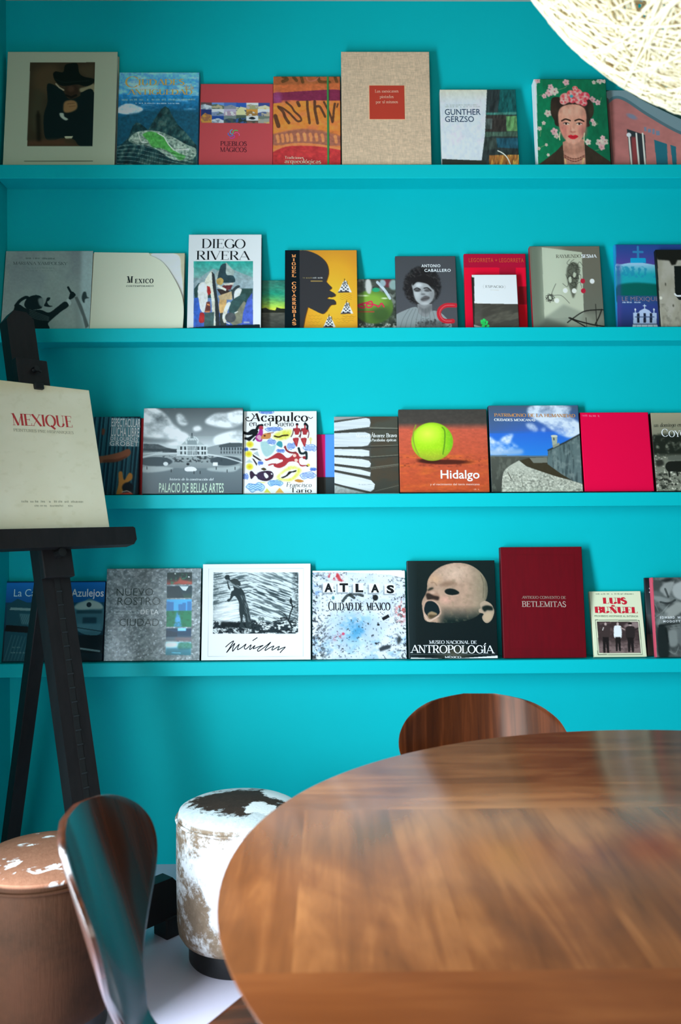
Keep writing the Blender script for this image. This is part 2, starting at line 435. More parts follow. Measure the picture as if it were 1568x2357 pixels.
p = on_z(108, 2362, 0); pouf('tan brown cowhide pouf at the left edge, behind the edge-on chair', (p[0], p[1], 0), 0.6, 'tan', 'tan_cowhide')

# ------------------------------------------------------------------ easel
PSI, PHI = math.radians(48), math.atan(.25)
P1 = on_dist(125, 1300, 2.35)
e_u = np.array([math.cos(PSI), math.sin(PSI), 0]); e_n = np.array([math.sin(PSI) * math.cos(PHI), -math.cos(PSI) * math.cos(PHI), math.sin(PHI)])
e_v = np.cross(e_n, e_u) ; e_v = e_v if e_v[2] > 0 else -e_v
foot = P1 - e_v * (P1[2] / e_v[2])
EASEL = Matrix(((e_u[0], -e_n[0], e_v[0], 0), (e_u[1], -e_n[1], e_v[1], 0), (e_u[2], -e_n[2], e_v[2], 0), (0, 0, 0, 1)))   # local: x along tray, y into depth, z up the mast
easel = empty('display_easel', foot)
tag(easel, 'black wooden easel at the left edge holding a large cream book', 'easel')
def epx(x, y, depth=0.0):
    q = on_plane(x, y, foot - 0 * e_n + e_n * (-depth), e_n) - foot
    return q @ e_u, q @ e_v
def epart(name, boxes, m=BLACKWOOD, parent=easel, bevel=.003):
    bm = bmesh.new()
    for b in boxes: add_box(bm, *b, bevel=bevel, M=EASEL)
    return obj(name, bm, m, parent)
TRAY_V = epx(160, 1268)[1]; TRAY_T = epx(160, 1226)[1]
MAST_TOP = epx(45, 716)[1]
mw = .042
bm = bmesh.new()
add_prism(bm, [(-mw, .02), (mw, .02), (mw, MAST_TOP - .02), (mw - .02, MAST_TOP), (-mw + .025, MAST_TOP), (-mw, MAST_TOP - .03)], 0, .042, EASEL)
obj('mast', bm, BLACKWOOD, easel)
GROOVE = mat('black_groove', '060606', 0.7)
bm = bmesh.new()
add_box(bm, -.007, .009, -.0012, .004, .12, TRAY_V - .06, 0, M=EASEL); obj('groove', bm, GROOVE, easel)
v = .14
while v < TRAY_V - .08:
    bm = bmesh.new(); add_box(bm, -.005, .011, -.003, .002, v, v + .0035, 0, M=EASEL); v += .037
    obj('ratchet_tooth', bm, mat('worn_steel_teeth', '3c4144', .4, metal=.6), easel)
epart('tray_block', [(-.045, .045, -.022, -.001, TRAY_V - .075, TRAY_V + .03)])
TR_X = epx(311, 1245, -.05)[0]
bm = bmesh.new()
add_prism(bm, [(-TR_X, TRAY_V), (TR_X - .012, TRAY_V), (TR_X, TRAY_V + .014), (TR_X, TRAY_T - .004), (TR_X - .006, TRAY_T), (-TR_X, TRAY_T)], -.06, -.022, EASEL)
obj('tray', bm, BLACKWOOD, easel)
CL0, CL1 = epx(60, 896, -.02)[1], epx(60, 826, -.02)[1]
clamp = epart('top_clamp', [(-.046, .050, -.026, -.001, CL0 + .012, CL1), (-.010, .018, -.045, -.001, CL0 - .004, CL0 + .014)])
bm = bmesh.new(); add_tube(bm, [EASEL @ Vector((.005, -.025, (CL0 + CL1) / 2 + .012)), EASEL @ Vector((.005, -.042, (CL0 + CL1) / 2 + .012))], .008, 12)
for a in (0.5, 2.6): add_box(bm, 0, .016, -.040, -.034, -.003, .003, .001, M=EASEL @ Matrix.Translation((.005, 0, (CL0 + CL1) / 2 + .012)) @ Matrix.Rotation(a, 4, 'Y'))
obj('wing_nut', bm, BLACKM, clamp)
bm = bmesh.new(); add_tube(bm, [EASEL @ Vector((.0, -.022, TRAY_V - .012)), EASEL @ Vector((.0, -.05, TRAY_V - .012))], .012, 12); obj('tray_knob', bm, BLACKM, easel)
# rear strut, pivoting behind the mast
back = np.array([-math.sin(PSI), math.cos(PSI), 0])
bm = bmesh.new()
pa = e_v * (.98 / e_v[2]) + back * .05; pb = (on_z(8, 2056, 0) - foot)
pb = pa + (pb - pa) * 1.0
dirv = Vector(pb - pa); L = dirv.length; q = dirv.to_track_quat('Z', 'Y').to_matrix().to_4x4()
add_box(bm, -.02, .02, -.02, .02, 0, L, .002, M=Matrix.Translation(Vector(pa)) @ q); obj('rear_strut', bm, BLACKWOOD, easel)
# base cross bar with feet, parallel to the tray
BASE = Matrix(((e_u[0], -math.sin(PSI), 0, 0), (e_u[1], math.cos(PSI), 0, 0), (0, 0, 1, 0), (0, 0, 0, 1)))
bm = bmesh.new(); BL, BLL = .228, .13
add_prism(bm, [(-BLL, .05), (BL, .05), (BL, .125), (BL - .03, .158), (-BLL + .03, .158), (-BLL, .125)], .0, .043, BASE); obj('base_bar', bm, BLACKWOOD, easel)
for fx_ in (BL - .028, -BLL + .028):
    bm = bmesh.new(); add_box(bm, fx_ - .028, fx_ + .028, -.008, .05, 0, .055, .003, M=BASE); obj('foot', bm, BLACKWOOD, easel)

# ------------------------------------------------------------------ woven globe pendant
LR = .524
LC = on_dist(2023, -737, 1.10)      # hangs over the table
lamp = empty('globe_pendant_lamp', (LC[0], LC[1], LC[2]))
tag(lamp, 'large glowing globe lamp of tangled cream threads, hanging at upper right', 'lamp')
THREAD = mat('cream_resin_thread', 'f8ecd2', 0.5)
nt = NT(THREAD); tr = nt.n('ShaderNodeBsdfTranslucent'); tr.inputs[0].default_value = lin('fbe6c0')
mx = nt.n('ShaderNodeMixShader'); mx.inputs[0].default_value = .5
out = [k for k in nt.t.nodes if k.type == 'OUTPUT_MATERIAL'][0]
nt.l(nt.b.outputs[0], mx.inputs[1]); nt.l(tr.outputs[0], mx.inputs[2]); nt.l(mx.outputs[0], out.inputs[0])
rng = np.random.default_rng(7)
def strands(N, nseg, r0, wmin, wmax):
    V, Fc = [], []; base = 0
    for i in range(N):
        ax = rng.normal(size=3); ax /= np.linalg.norm(ax)
        h = rng.uniform(-.62, .62); rr = math.sqrt(1 - h * h); rad = r0 * (1 + rng.uniform(-.008, .004))
        u = np.cross(ax, [0.3, .5, .8]); u /= np.linalg.norm(u); w = np.cross(ax, u)
        a0 = rng.uniform(0, 6.28); t = np.linspace(a0, a0 + 2 * math.pi, nseg, endpoint=False)
        wob = h + .035 * np.sin(2 * t + rng.uniform(0, 6)) ; rw = np.sqrt(1 - wob ** 2)
        c = (np.outer(np.cos(t), u) + np.outer(np.sin(t), w)) * rw[:, None] + ax * wob[:, None]
        tan = np.roll(c, -1, 0) - np.roll(c, 1, 0); tan /= np.linalg.norm(tan, axis=1)[:, None]
        side = np.cross(c, tan); hw = rng.uniform(wmin, wmax); th = hw * .7
        p = c * rad
        ring = np.stack([p + side * hw, p + c * th, p - side * hw, p - c * th], 1).reshape(-1, 3)
        V.append(ring)
        k = np.arange(nseg); k2 = (k + 1) % nseg
        for j in range(4):
            j2 = (j + 1) % 4
            Fc.append(np.stack([base + k * 4 + j, base + k2 * 4 + j, base + k2 * 4 + j2, base + k * 4 + j2], 1))
        base += nseg * 4
    return np.concatenate(V), np.concatenate(Fc)
def np_mesh(name, V, Fq, smooth=True):
    me = bpy.data.meshes.new(name); me.vertices.add(len(V)); me.vertices.foreach_set('co', np.asarray(V, np.float32).ravel())
    me.loops.add(Fq.size); me.loops.foreach_set('vertex_index', Fq.astype(np.int32).ravel())
    me.polygons.add(len(Fq)); me.polygons.foreach_set('loop_start', np.arange(0, Fq.size, Fq.shape[1], dtype=np.int32))
    if smooth: me.polygons.foreach_set('use_smooth', np.ones(len(Fq), bool))
    me.update(calc_edges=True); return me
Vv, Ff = strands(760, 84, LR, .0011, .0021)
link_mesh('woven_shade', np_mesh('woven_shade', Vv, Ff), THREAD, lamp)
bm = bmesh.new(); add_tube(bm, [(0, 0, LR - .02), (0, 0, Z_CEIL - LC[2] - .02)], .004, 8); add_tube(bm, [(0, 0, Z_CEIL - LC[2] - .03), (0, 0, Z_CEIL - LC[2] - .001)], .05, 24)
obj('cord', bm, FRAMEM, lamp, True)
bm = bmesh.new(); add_tube(bm, [(0, 0, .05), (0, 0, LR - .015)], .006, 8); add_tube(bm, [(0, 0, .045), (0, 0, .11)], .022, 16); obj('bulb_holder', bm, FRAMEM, lamp, True)
BULB = mat('lit_bulb_glass', 'ffffff', .3); NT(BULB).b.inputs['Emission Color'].default_value = (1, .82, .6, 1); NT(BULB).b.inputs['Emission Strength'].default_value = 8
bm = bmesh.new(); add_lathe(bm, [(0, -.055)] + [(.045 * math.sin(a), -.01 - .045 * math.cos(a)) for a in np.linspace(.2, 2.6, 12)] + [(.02, .045), (0, .045)], 24)
bulb = obj('bulb', bm, BULB, lamp, True)
pl = bpy.data.lights.new('pendant_bulb_light', 'POINT'); pl.energy = 2.2; pl.color = (1.0, .84, .64); pl.shadow_soft_size = .06
plo = bpy.data.objects.new('pendant_bulb_light', pl); COL.objects.link(plo); plo.parent = lamp; plo.location = (0, 0, -.09)
# ------------------------------------------------------------------ lettering
def arc(cx, cy, rx, ry, a0, a1, n=14):
    return [(cx + rx * math.cos(math.radians(a)), cy + ry * math.sin(math.radians(a))) for a in np.linspace(a0, a1, n)]
# every serif glyph: (advance, [(weight, polyline)...], [(x, y) of serifs]);  T thick, t thin, a by direction, m medium
def _L(*p): return list(p)
SER = {
 'A': (.74, [('t', _L((0, 0), (.37, 1))), ('T', _L((.37, 1), (.74, 0))), ('t', _L((.14, .34), (.6, .34)))], [(0, 0), (.74, 0)]),
 'B': (.66, [('T', _L((.12, 0), (.12, 1))), ('t', _L((.12, 1), (.34, 1))), ('a', arc(.34, .76, .22, .24, 90, -90)), ('t', _L((.12, .52), (.36, .52))), ('a', arc(.36, .26, .26, .26, 90, -90)), ('t', _L((.12, 0), (.36, 0)))], [(.1, 0), (.1, 1)]),
 'C': (.74, [('a', arc(.42, .5, .38, .5, 42, 318, 22)), ('t', _L((.71, .88), (.71, .66)))], []),
 'D': (.78, [('T', _L((.12, 0), (.12, 1))), ('t', _L((.12, 1), (.32, 1))), ('a', arc(.32, .5, .4, .5, 90, -90, 20)), ('t', _L((.12, 0), (.32, 0)))], [(.1, 0), (.1, 1)]),
 'E': (.62, [('T', _L((.12, 0), (.12, 1))), ('t', _L((.12, .98), (.56, .98))), ('t', _L((.12, .52), (.44, .52))), ('t', _L((.12, .02), (.58, .02))), ('t', _L((.56, 1), (.56, .8))), ('t', _L((.58, 0), (.58, .22))), ('t', _L((.44, .61), (.44, .43)))], [(.08, 0), (.08, 1)]),
 'F': (.58, [('T', _L((.12, 0), (.12, 1))), ('t', _L((.12, .98), (.54, .98))), ('t', _L((.12, .52), (.42, .52))), ('t', _L((.54, 1), (.54, .8))), ('t', _L((.42, .61), (.42, .43)))], [(.12, 0), (.08, 1)]),
 'G': (.78, [('a', arc(.42, .5, .38, .5, 42, 345, 22)), ('t', _L((.7, .88), (.7, .66))), ('T', _L((.7, .06), (.7, .42)))], [(.7, .42)]),
 'H': (.8, [('T', _L((.12, 0), (.12, 1))), ('T', _L((.68, 0), (.68, 1))), ('t', _L((.12, .5), (.68, .5)))], [(.12, 0), (.12, 1), (.68, 0), (.68, 1)]),
 'I': (.3, [('T', _L((.15, 0), (.15, 1)))], [(.15, 0), (.15, 1)]),
 'J': (.42, [('T', _L((.28, 1), (.28, .2))), ('a', arc(.13, .2, .15, .2, 0, -130))], [(.28, 1)]),
 'K': (.7, [('T', _L((.12, 0), (.12, 1))), ('t', _L((.12, .36), (.6, 1))), ('T', _L((.3, .6), (.66, 0)))], [(.12, 0), (.12, 1), (.6, 1), (.66, 0)]),
 'L': (.6, [('T', _L((.12, 0), (.12, 1))), ('t', _L((.12, .02), (.56, .02))), ('t', _L((.56, 0), (.56, .25)))], [(.1, 0), (.12, 1)]),
 'M': (.92, [('t', _L((.1, 0), (.1, 1))), ('T', _L((.1, 1), (.45, 0))), ('t', _L((.45, 0), (.8, 1))), ('T', _L((.8, 1), (.8, 0)))], [(.1, 0), (.8, 0), (.06, 1), (.84, 1)]),
 'N': (.78, [('t', _L((.1, 0), (.1, 1))), ('T', _L((.1, 1), (.66, 0))), ('t', _L((.66, 0), (.66, 1)))], [(.1, 0), (.66, 1), (.06, 1)]),
 'O': (.84, [('a', arc(.42, .5, .38, .5, 0, 360, 28))], []),
 'P': (.62, [('T', _L((.12, 0), (.12, 1))), ('t', _L((.12, 1), (.34, 1))), ('a', arc(.34, .74, .24, .26, 90, -90)), ('t', _L((.12, .48), (.34, .48)))], [(.12, 0), (.08, 1)]),
 'Q': (.84, [('a', arc(.42, .5, .38, .5, 0, 360, 28)), ('T', _L((.4, .08), (.74, -.22)))], []),
 'R': (.7, [('T', _L((.12, 0), (.12, 1))), ('t', _L((.12, 1), (.34, 1))), ('a', arc(.34, .75, .23, .25, 90, -90)), ('t', _L((.12, .5), (.34, .5))), ('T', _L((.32, .5), (.64, 0)))], [(.12, 0), (.08, 1), (.64, 0)]),
 'S': (.56, [('m', arc(.28, .75, .2, .24, 35, 200) + arc(.28, .26, .22, .26, 40, -150)), ('t', _L((.47, .96), (.47, .76))), ('t', _L((.07, .04), (.07, .26)))], []),
 'T': (.68, [('T', _L((.34, 0), (.34, 1))), ('t', _L((.02, .98), (.66, .98))), ('t', _L((.02, 1), (.02, .78))), ('t', _L((.66, 1), (.66, .78)))], [(.34, 0)]),
 'U': (.76, [('T', _L((.13, 1), (.13, .3))), ('a', arc(.38, .3, .25, .3, 180, 360)), ('t', _L((.63, .3), (.63, 1)))], [(.13, 1), (.63, 1)]),
 'V': (.72, [('T', _L((.02, 1), (.37, 0))), ('t', _L((.37, 0), (.7, 1)))], [(.02, 1), (.7, 1)]),
 'W': (1.0, [('T', _L((.02, 1), (.27, 0))), ('t', _L((.27, 0), (.5, 1))), ('T', _L((.5, 1), (.73, 0))), ('t', _L((.73, 0), (.97, 1)))], [(.02, 1), (.97, 1)]),
 'X': (.72, [('T', _L((.04, 1), (.68, 0))), ('t', _L((.04, 0), (.66, 1)))], [(.04, 0), (.04, 1), (.68, 0), (.66, 1)]),
 'Y': (.7, [('T', _L((.02, 1), (.35, .45))), ('t', _L((.35, .45), (.68, 1))), ('T', _L((.35, .45), (.35, 0)))], [(.35, 0), (.02, 1), (.68, 1)]),
 'Z': (.64, [('t', _L((.05, .98), (.6, .98))), ('T', _L((.6, 1), (.03, 0))), ('t', _L((.03, .02), (.62, .02))), ('t', _L((.05, 1), (.05, .8))), ('t', _L((.62, 0), (.62, .2)))], []),
 'a': (.5, [('a', arc(.22, .18, .17, .18, 0, 360, 16)), ('T', _L((.4, 0), (.4, .42))), ('a', arc(.23, .44, .17, .17, 0, 150))], [(.43, 0)]),
 'b': (.54, [('T', _L((.1, 0), (.1, 1))), ('a', arc(.28, .3, .2, .31, 0, 360, 16))], [(.07, 1)]),
 'c': (.48, [('a', arc(.26, .3, .22, .31, 45, 315))], []),
 'd': (.56, [('a', arc(.26, .3, .2, .31, 0, 360, 16)), ('T', _L((.45, 0), (.45, 1)))], [(.42, 1), (.48, 0)]),
 'e': (.5, [('a', arc(.26, .3, .22, .31, 0, 315, 18)), ('t', _L((.05, .33), (.47, .33)))], []),
 'f': (.34, [('T', _L((.14, 0), (.14, .8))), ('a', arc(.28, .8, .14, .2, 180, 50)), ('t', _L((0, .6), (.3, .6)))], [(.14, 0)]),
 'g': (.54, [('a', arc(.26, .32, .2, .29, 0, 360, 16)), ('T', _L((.45, .6), (.45, -.1))), ('a', arc(.25, -.1, .2, .2, 0, -150))], []),
 'h': (.58, [('T', _L((.1, 0), (.1, 1))), ('a', arc(.28, .4, .18, .2, 180, 0)), ('T', _L((.46, .4), (.46, 0)))], [(.1, 0), (.46, 0), (.07, 1)]),
 'i': (.24, [('T', _L((.12, 0), (.12, .6))), ('T', _L((.12, .78), (.12, .9)))], [(.12, 0), (.08, .6)]),
 'j': (.24, [('T', _L((.12, -.2), (.12, .6))), ('T', _L((.12, .78), (.12, .9)))], [(.08, .6)]),
 'l': (.24, [('T', _L((.12, 0), (.12, 1)))], [(.12, 0), (.08, 1)]),
 'm': (.86, [('T', _L((.1, 0), (.1, .6))), ('a', arc(.26, .42, .16, .18, 180, 0)), ('T', _L((.42, .42), (.42, 0))), ('a', arc(.58, .42, .16, .18, 180, 0)), ('T', _L((.74, .42), (.74, 0)))], [(.1, 0), (.42, 0), (.74, 0), (.06, .6)]),
 'n': (.56, [('T', _L((.1, 0), (.1, .6))), ('a', arc(.28, .42, .17, .18, 180, 0)), ('T', _L((.45, .42), (.45, 0)))], [(.1, 0), (.45, 0), (.06, .6)]),
 'o': (.52, [('a', arc(.26, .3, .22, .31, 0, 360, 18))], []),
 'p': (.54, [('T', _L((.1, -.3), (.1, .6))), ('a', arc(.28, .3, .2, .31, 0, 360, 16))], [(.1, -.3), (.06, .6)]),
 'q': (.54, [('T', _L((.45, -.3), (.45, .6))), ('a', arc(.26, .3, .2, .31, 0, 360, 16))], [(.45, -.3)]),
 'r': (.38, [('T', _L((.1, 0), (.1, .6))), ('a', arc(.26, .42, .16, .19, 180, 40))], [(.1, 0), (.06, .6)]),
 's': (.42, [('m', arc(.2, .45, .14, .15, 35, 200) + arc(.2, .15, .15, .16, 40, -150))], []),
 't': (.34, [('T', _L((.14, .84), (.14, .12))), ('a', arc(.26, .12, .12, .13, 180, 300)), ('t', _L((0, .6), (.3, .6)))], []),
 'u': (.56, [('T', _L((.1, .6), (.1, .2))), ('a', arc(.27, .2, .17, .2, 180, 360)), ('T', _L((.44, .6), (.44, 0)))], [(.06, .6), (.4, .6), (.47, 0)]),
 'v': (.5, [('T', _L((.03, .6), (.25, 0))), ('t', _L((.25, 0), (.46, .6)))], [(.03, .6), (.46, .6)]),
 'x': (.5, [('T', _L((.04, .6), (.46, 0))), ('t', _L((.04, 0), (.45, .6)))], [(.04, 0), (.04, .6), (.46, 0), (.45, .6)]),
 'y': (.5, [('T', _L((.03, .6), (.25, 0))), ('t', _L((.1, -.3), (.46, .6)))], [(.03, .6), (.46, .6)]),
 'z': (.46, [('t', _L((.04, .58), (.42, .58))), ('T', _L((.42, .6), (.03, 0))), ('t', _L((.03, .02), (.44, .02)))], []),
 ' ': (.34, [], []), '-': (.36, [('t', _L((.06, .36), (.3, .36)))], []), '.': (.2, [('T', _L((.1, 0), (.1, .12)))], []),
 "'": (.2, [('T', _L((.1, .8), (.1, 1)))], []), '+': (.6, [('t', _L((.1, .45), (.5, .45))), ('t', _L((.3, .2), (.3, .7)))], []),
}
ACC = {'Á': ('A', 'ac', 1.0), 'É': ('E', 'ac', 1.0), 'Í': ('I', 'ac', 1.0), 'Ó': ('O', 'ac', 1.0), 'Ñ': ('N', 'ti', 1.0),
       'á': ('a', 'ac', .62), 'é': ('e', 'ac', .62), 'í': ('i', 'ac', .55), 'ó': ('o', 'ac', .62), 'ñ': ('n', 'ti', .62)}
def ribbon(V, Fc, pts, wfun):
    """adds a stroked polyline: one quad per segment"""
    pts = [np.array(p, float) for p in pts]; n = len(pts)
    Ls, Rs = [], []
    for i, p in enumerate(pts):
        d0 = pts[i] - pts[i - 1] if i > 0 else pts[1] - pts[0]
        d1 = pts[i + 1] - pts[i] if i < n - 1 else d0
        d0 = d0 / (np.linalg.norm(d0) + 1e-9); d1 = d1 / (np.linalg.norm(d1) + 1e-9)
        d = d0 + d1; d = d / (np.linalg.norm(d) + 1e-9)
        nn = np.array([-d[1], d[0]]); w = wfun(d, i / max(n - 1, 1)) / 2
        w = w / max(.6, abs(nn @ np.array([-d1[1], d1[0]])))
        Ls.append(p + nn * w); Rs.append(p - nn * w)
    b = len(V)
    for l, r in zip(Ls, Rs): V.append(l); V.append(r)
    for i in range(n - 1): Fc.append((b + 2 * i, b + 2 * i + 1, b + 2 * i + 3, b + 2 * i + 2))
def serif_text(s, thick=.15, thin=.045, serif=.11, track=.06, slant=0.0):
    V, Fc = [], []; x = 0
    for ch in s:
        acc = None
        if ch in ACC: ch, kind, ay = ACC[ch]; acc = (kind, ay)
        adv, strokes, ser = SER.get(ch, SER[' '])
        V0 = len(V)
        for wt, pl in strokes:
            if wt == 'T': f = lambda d, t: thick
            elif wt == 't': f = lambda d, t: thin
            elif wt == 'm': f = lambda d, t: thin + (thick - thin) * (.3 + .6 * math.sin(math.pi * t))
            else: f = lambda d, t: thin + (thick * 1.04 - thin) * abs(d[1]) ** 1.6
            ribbon(V, Fc, pl, f)
        if serif > 0:
            for sx, sy in ser:
                hw = serif + thick * .3
                ribbon(V, Fc, [(sx - hw, sy + (thin / 2 if sy < .5 else -thin / 2)), (sx + hw, sy + (thin / 2 if sy < .5 else -thin / 2))], lambda d, t: thin)
        if acc:
            cx = adv / 2; y = acc[1] + .1
            if acc[0] == 'ac': ribbon(V, Fc, [(cx - .03, y), (cx + .13, y + .2)], lambda d, t: thin + (thick - thin) * .7 * t + .02)
            else: ribbon(V, Fc, [(cx - .17, y + .02), (cx - .07, y + .11), (cx + .05, y + .04), (cx + .16, y + .12)], lambda d, t: thick * .6)
        for i in range(V0, len(V)): V[i] = np.array([V[i][0] + x + slant * V[i][1], V[i][1]])
        x += adv + track
    return np.array(V), Fc
_fc = {}
def sans_text(s, weight=0.0, space=1.0):
    key = (s, weight, space)
    if key in _fc: return _fc[key]
    def mk(body):
        c = bpy.data.curves.new('lettering_curve', 'FONT'); c.body = body; c.size = 1.0; c.offset = weight; c.space_character = space; c.resolution_u = 3
        o = bpy.data.objects.new('lettering_tmp', c); me = bpy.data.meshes.new_from_object(o)
        V = np.array([v.co[:2] for v in me.vertices]); Fc = [tuple(p.vertices) for p in me.polygons]
        bpy.data.objects.remove(o); bpy.data.curves.remove(c); bpy.data.meshes.remove(me)
        return V, Fc
    Vh, _ = mk('H'); V, Fc = mk(s); V = V / Vh[:, 1].max()
    _fc[key] = (V, Fc); return V, Fc

# ------------------------------------------------------------------ a small painter for printed covers
def crom(pts, n=6, closed=True):
    P = [np.array(p, float) for p in pts]; m = len(P); out = []
    rngi = range(m) if closed else range(m - 1)
    for i in rngi:
        if closed: p0, p1, p2, p3 = P[i - 1], P[i], P[(i + 1) % m], P[(i + 2) % m]
        else: p0, p1, p2, p3 = P[max(i - 1, 0)], P[i], P[i + 1], P[min(i + 2, m - 1)]
        for k in range(n):
            t = k / n
            out.append(.5 * ((2 * p1) + (-p0 + p2) * t + (2 * p0 - 5 * p1 + 4 * p2 - p3) * t * t + (-p0 + 3 * p1 - 3 * p2 + p3) * t ** 3))
    if not closed: out.append(P[-1])
    return out
class Canvas:
    def __init__(s, corners, W, H, cell, base):
        s.c = [np.array(p, float) for p in corners]
        s.nx, s.ny = max(2, int(round(W / cell))), max(2, int(round(H / cell)))
        SS = 2
        uu = (np.repeat(np.arange(s.nx + 1), SS) + np.tile((np.arange(SS) + .5) / SS - .5, s.nx + 1)) / s.nx
        vv = (np.repeat(np.arange(s.ny + 1), SS) + np.tile((np.arange(SS) + .5) / SS - .5, s.ny + 1)) / s.ny
        u, v = np.meshgrid(np.clip(uu, 0, 1), np.clip(vv, 0, 1))
        tl, tr, br, bl = s.c
        s.PX = (tl[0] * (1 - u) + tr[0] * u) * (1 - v) + (bl[0] * (1 - u) + br[0] * u) * v
        s.PY = (tl[1] * (1 - u) + tr[1] * u) * (1 - v) + (bl[1] * (1 - u) + br[1] * u) * v
        s.img = np.zeros(u.shape + (3,)) + hx(base)
        s.clip = None; s.frame(0, 0, 1)
    def frame(s, ox, oy, sc):
        s.o = (ox, oy, sc); s.X = (s.PX - ox) * sc; s.Y = (s.PY - oy) * sc
    def mix(s, m, col, a=1.0):
        c = hx(col) if isinstance(col, str) else np.asarray(col)
        if s.clip is not None: m = m * s.clip
        m = np.clip(m * a, 0, 1)[..., None]; s.img = s.img * (1 - m) + c * m
    def blur(s, m, px):
        r = max(1, int(px))
        for ax in (0, 1):
            for _ in range(2):
                pad = [(0, 0), (0, 0)]; pad[ax] = (r, r); q = np.cumsum(np.pad(m, pad, mode='edge'), axis=ax)
                z = np.zeros_like(np.take(q, [0], ax)); q = np.concatenate([z, q], ax); k = 2 * r + 1
                a = np.take(q, range(k, q.shape[ax]), ax); b = np.take(q, range(0, q.shape[ax] - k), ax)
                m = (a - b) / k
        return m
    def mask(s, pts):
        pts = [np.asarray(p, float) for p in pts]; ys = [p[1] for p in pts]; xs = [p[0] for p in pts]
        m = np.zeros(s.X.shape); sel = (s.X >= min(xs)) & (s.X <= max(xs)) & (s.Y >= min(ys)) & (s.Y <= max(ys))
        x, y = s.X[sel], s.Y[sel]; inside = np.zeros(len(x), bool); n = len(pts)
        for i in range(n):
            (x0, y0), (x1, y1) = pts[i], pts[(i + 1) % n]
            if y0 == y1: continue
            c = (y0 > y) != (y1 > y)
            inside ^= c & (x < (x1 - x0) * (y - y0) / (y1 - y0) + x0)
        m[sel] = inside; return m
    def poly(s, pts, col, a=1.0, blur=0, noise=None):
        m = s.mask(pts)
        if blur: m = s.blur(m, blur)
        if noise is not None: m = m * noise
        s.mix(m, col, a); return m
    def sm(s, pts, col, a=1.0, blur=0, noise=None): return s.poly(crom(pts), col, a, blur, noise)
    def rect(s, x0, y0, x1, y1, col, a=1.0, blur=0): return s.poly([(x0, y0), (x1, y0), (x1, y1), (x0, y1)], col, a, blur)
    def ell(s, cx, cy, rx, ry, col, a=1.0, soft=.12, rot=0.0):
        c, q = math.cos(rot), math.sin(rot); dx, dy = s.X - cx, s.Y - cy
        d = np.sqrt(((dx * c + dy * q) / rx) ** 2 + ((-dx * q + dy * c) / ry) ** 2)
        m = np.clip((1 + soft / 2 - d) / soft, 0, 1); s.mix(m, col, a); return m
    def line(s, pts, w, col, a=1.0, curve=False):
        if curve: pts = crom(pts, 5, False)
        D = np.full(s.X.shape, 1e9)
        for (x0, y0), (x1, y1) in zip(pts[:-1], pts[1:]):
            sel = (s.X > min(x0, x1) - w * 2) & (s.X < max(x0, x1) + w * 2) & (s.Y > min(y0, y1) - w * 2) & (s.Y < max(y0, y1) + w * 2)
            if not sel.any(): continue
            x, y = s.X[sel], s.Y[sel]; L2 = (x1 - x0) ** 2 + (y1 - y0) ** 2 + 1e-9
            t = np.clip(((x - x0) * (x1 - x0) + (y - y0) * (y1 - y0)) / L2, 0, 1)
            D[sel] = np.minimum(D[sel], np.hypot(x - x0 - t * (x1 - x0), y - y0 - t * (y1 - y0)))
        px = max(abs(s.X[0, 1] - s.X[0, 0]), .01)
        s.mix(np.clip((w / 2 - D) / px + .5, 0, 1), col, a)
    def grad(s, y0, y1, c0, c1, x0=None, x1=None, m=None, horiz=False):
        q = s.X if horiz else s.Y
        t = np.clip((q - y0) / (y1 - y0), 0, 1)[..., None]; g = hx(c0) * (1 - t) + hx(c1) * t
        mm = ((s.Y >= y0) & (s.Y <= y1)).astype(float) if m is None and not horiz else (np.ones(s.X.shape) if m is None else m)
        if x0 is not None: mm = mm * (s.X >= x0) * (s.X <= x1)
        mm = mm[..., None]; s.img = s.img * (1 - mm) + g * mm
    def noise(s, sx, sy=None, seed=0, octv=4, rot=0.0, gain=.55):
        sy = sy or sx; r = np.random.default_rng(seed); out = 0; amp = 1; tot = 0
        c, q = math.cos(rot), math.sin(rot); X = s.X * c + s.Y * q; Y = -s.X * q + s.Y * c
        for o in range(octv):
            gx, gy = X / sx * 2 ** o, Y / sy * 2 ** o; gx = gx - gx.min(); gy = gy - gy.min()
            G = r.random((int(gy.max()) + 3, int(gx.max()) + 3)); ix, iy = gx.astype(int), gy.astype(int)
            fx, fy = gx - ix, gy - iy; fx = fx * fx * (3 - 2 * fx); fy = fy * fy * (3 - 2 * fy)
            out = out + amp * ((G[iy, ix] * (1 - fx) + G[iy, ix + 1] * fx) * (1 - fy) + (G[iy + 1, ix] * (1 - fx) + G[iy + 1, ix + 1] * fx) * fy)
            tot += amp; amp *= gain
        return out / tot
    def th(s, n, lo, hi): return np.clip((n - lo) / (hi - lo), 0, 1)
    def grain(s, amt, sx, sy=None, seed=0, octv=3, rot=0.0, m=None):
        n = (s.noise(sx, sy, seed, octv, rot) - .5) * 2 * amt
        if m is not None: n = n * m
        s.img = np.clip(s.img * (1 + n[..., None]), 0, 1)
    def greek(s, x0, x1, y, h, col, seed=0, slope=0.0, a=.8):
        """a line of print too small to read: ticks of letter size"""
        r = random.Random(seed); x = x0
        while x < x1:
            w = h * r.uniform(.35, .8)
            if r.random() < .86: s.rect(x, y - h * r.uniform(.7, 1) + slope * (x - x0), min(x + w, x1), y + slope * (x - x0), col, a)
            x += w + h * (.25 if r.random() < .85 else .7)
    def colours(s):
        h, w, _ = s.img.shape; return s.img.reshape(h // 2, 2, w // 2, 2, 3).mean((1, 3))

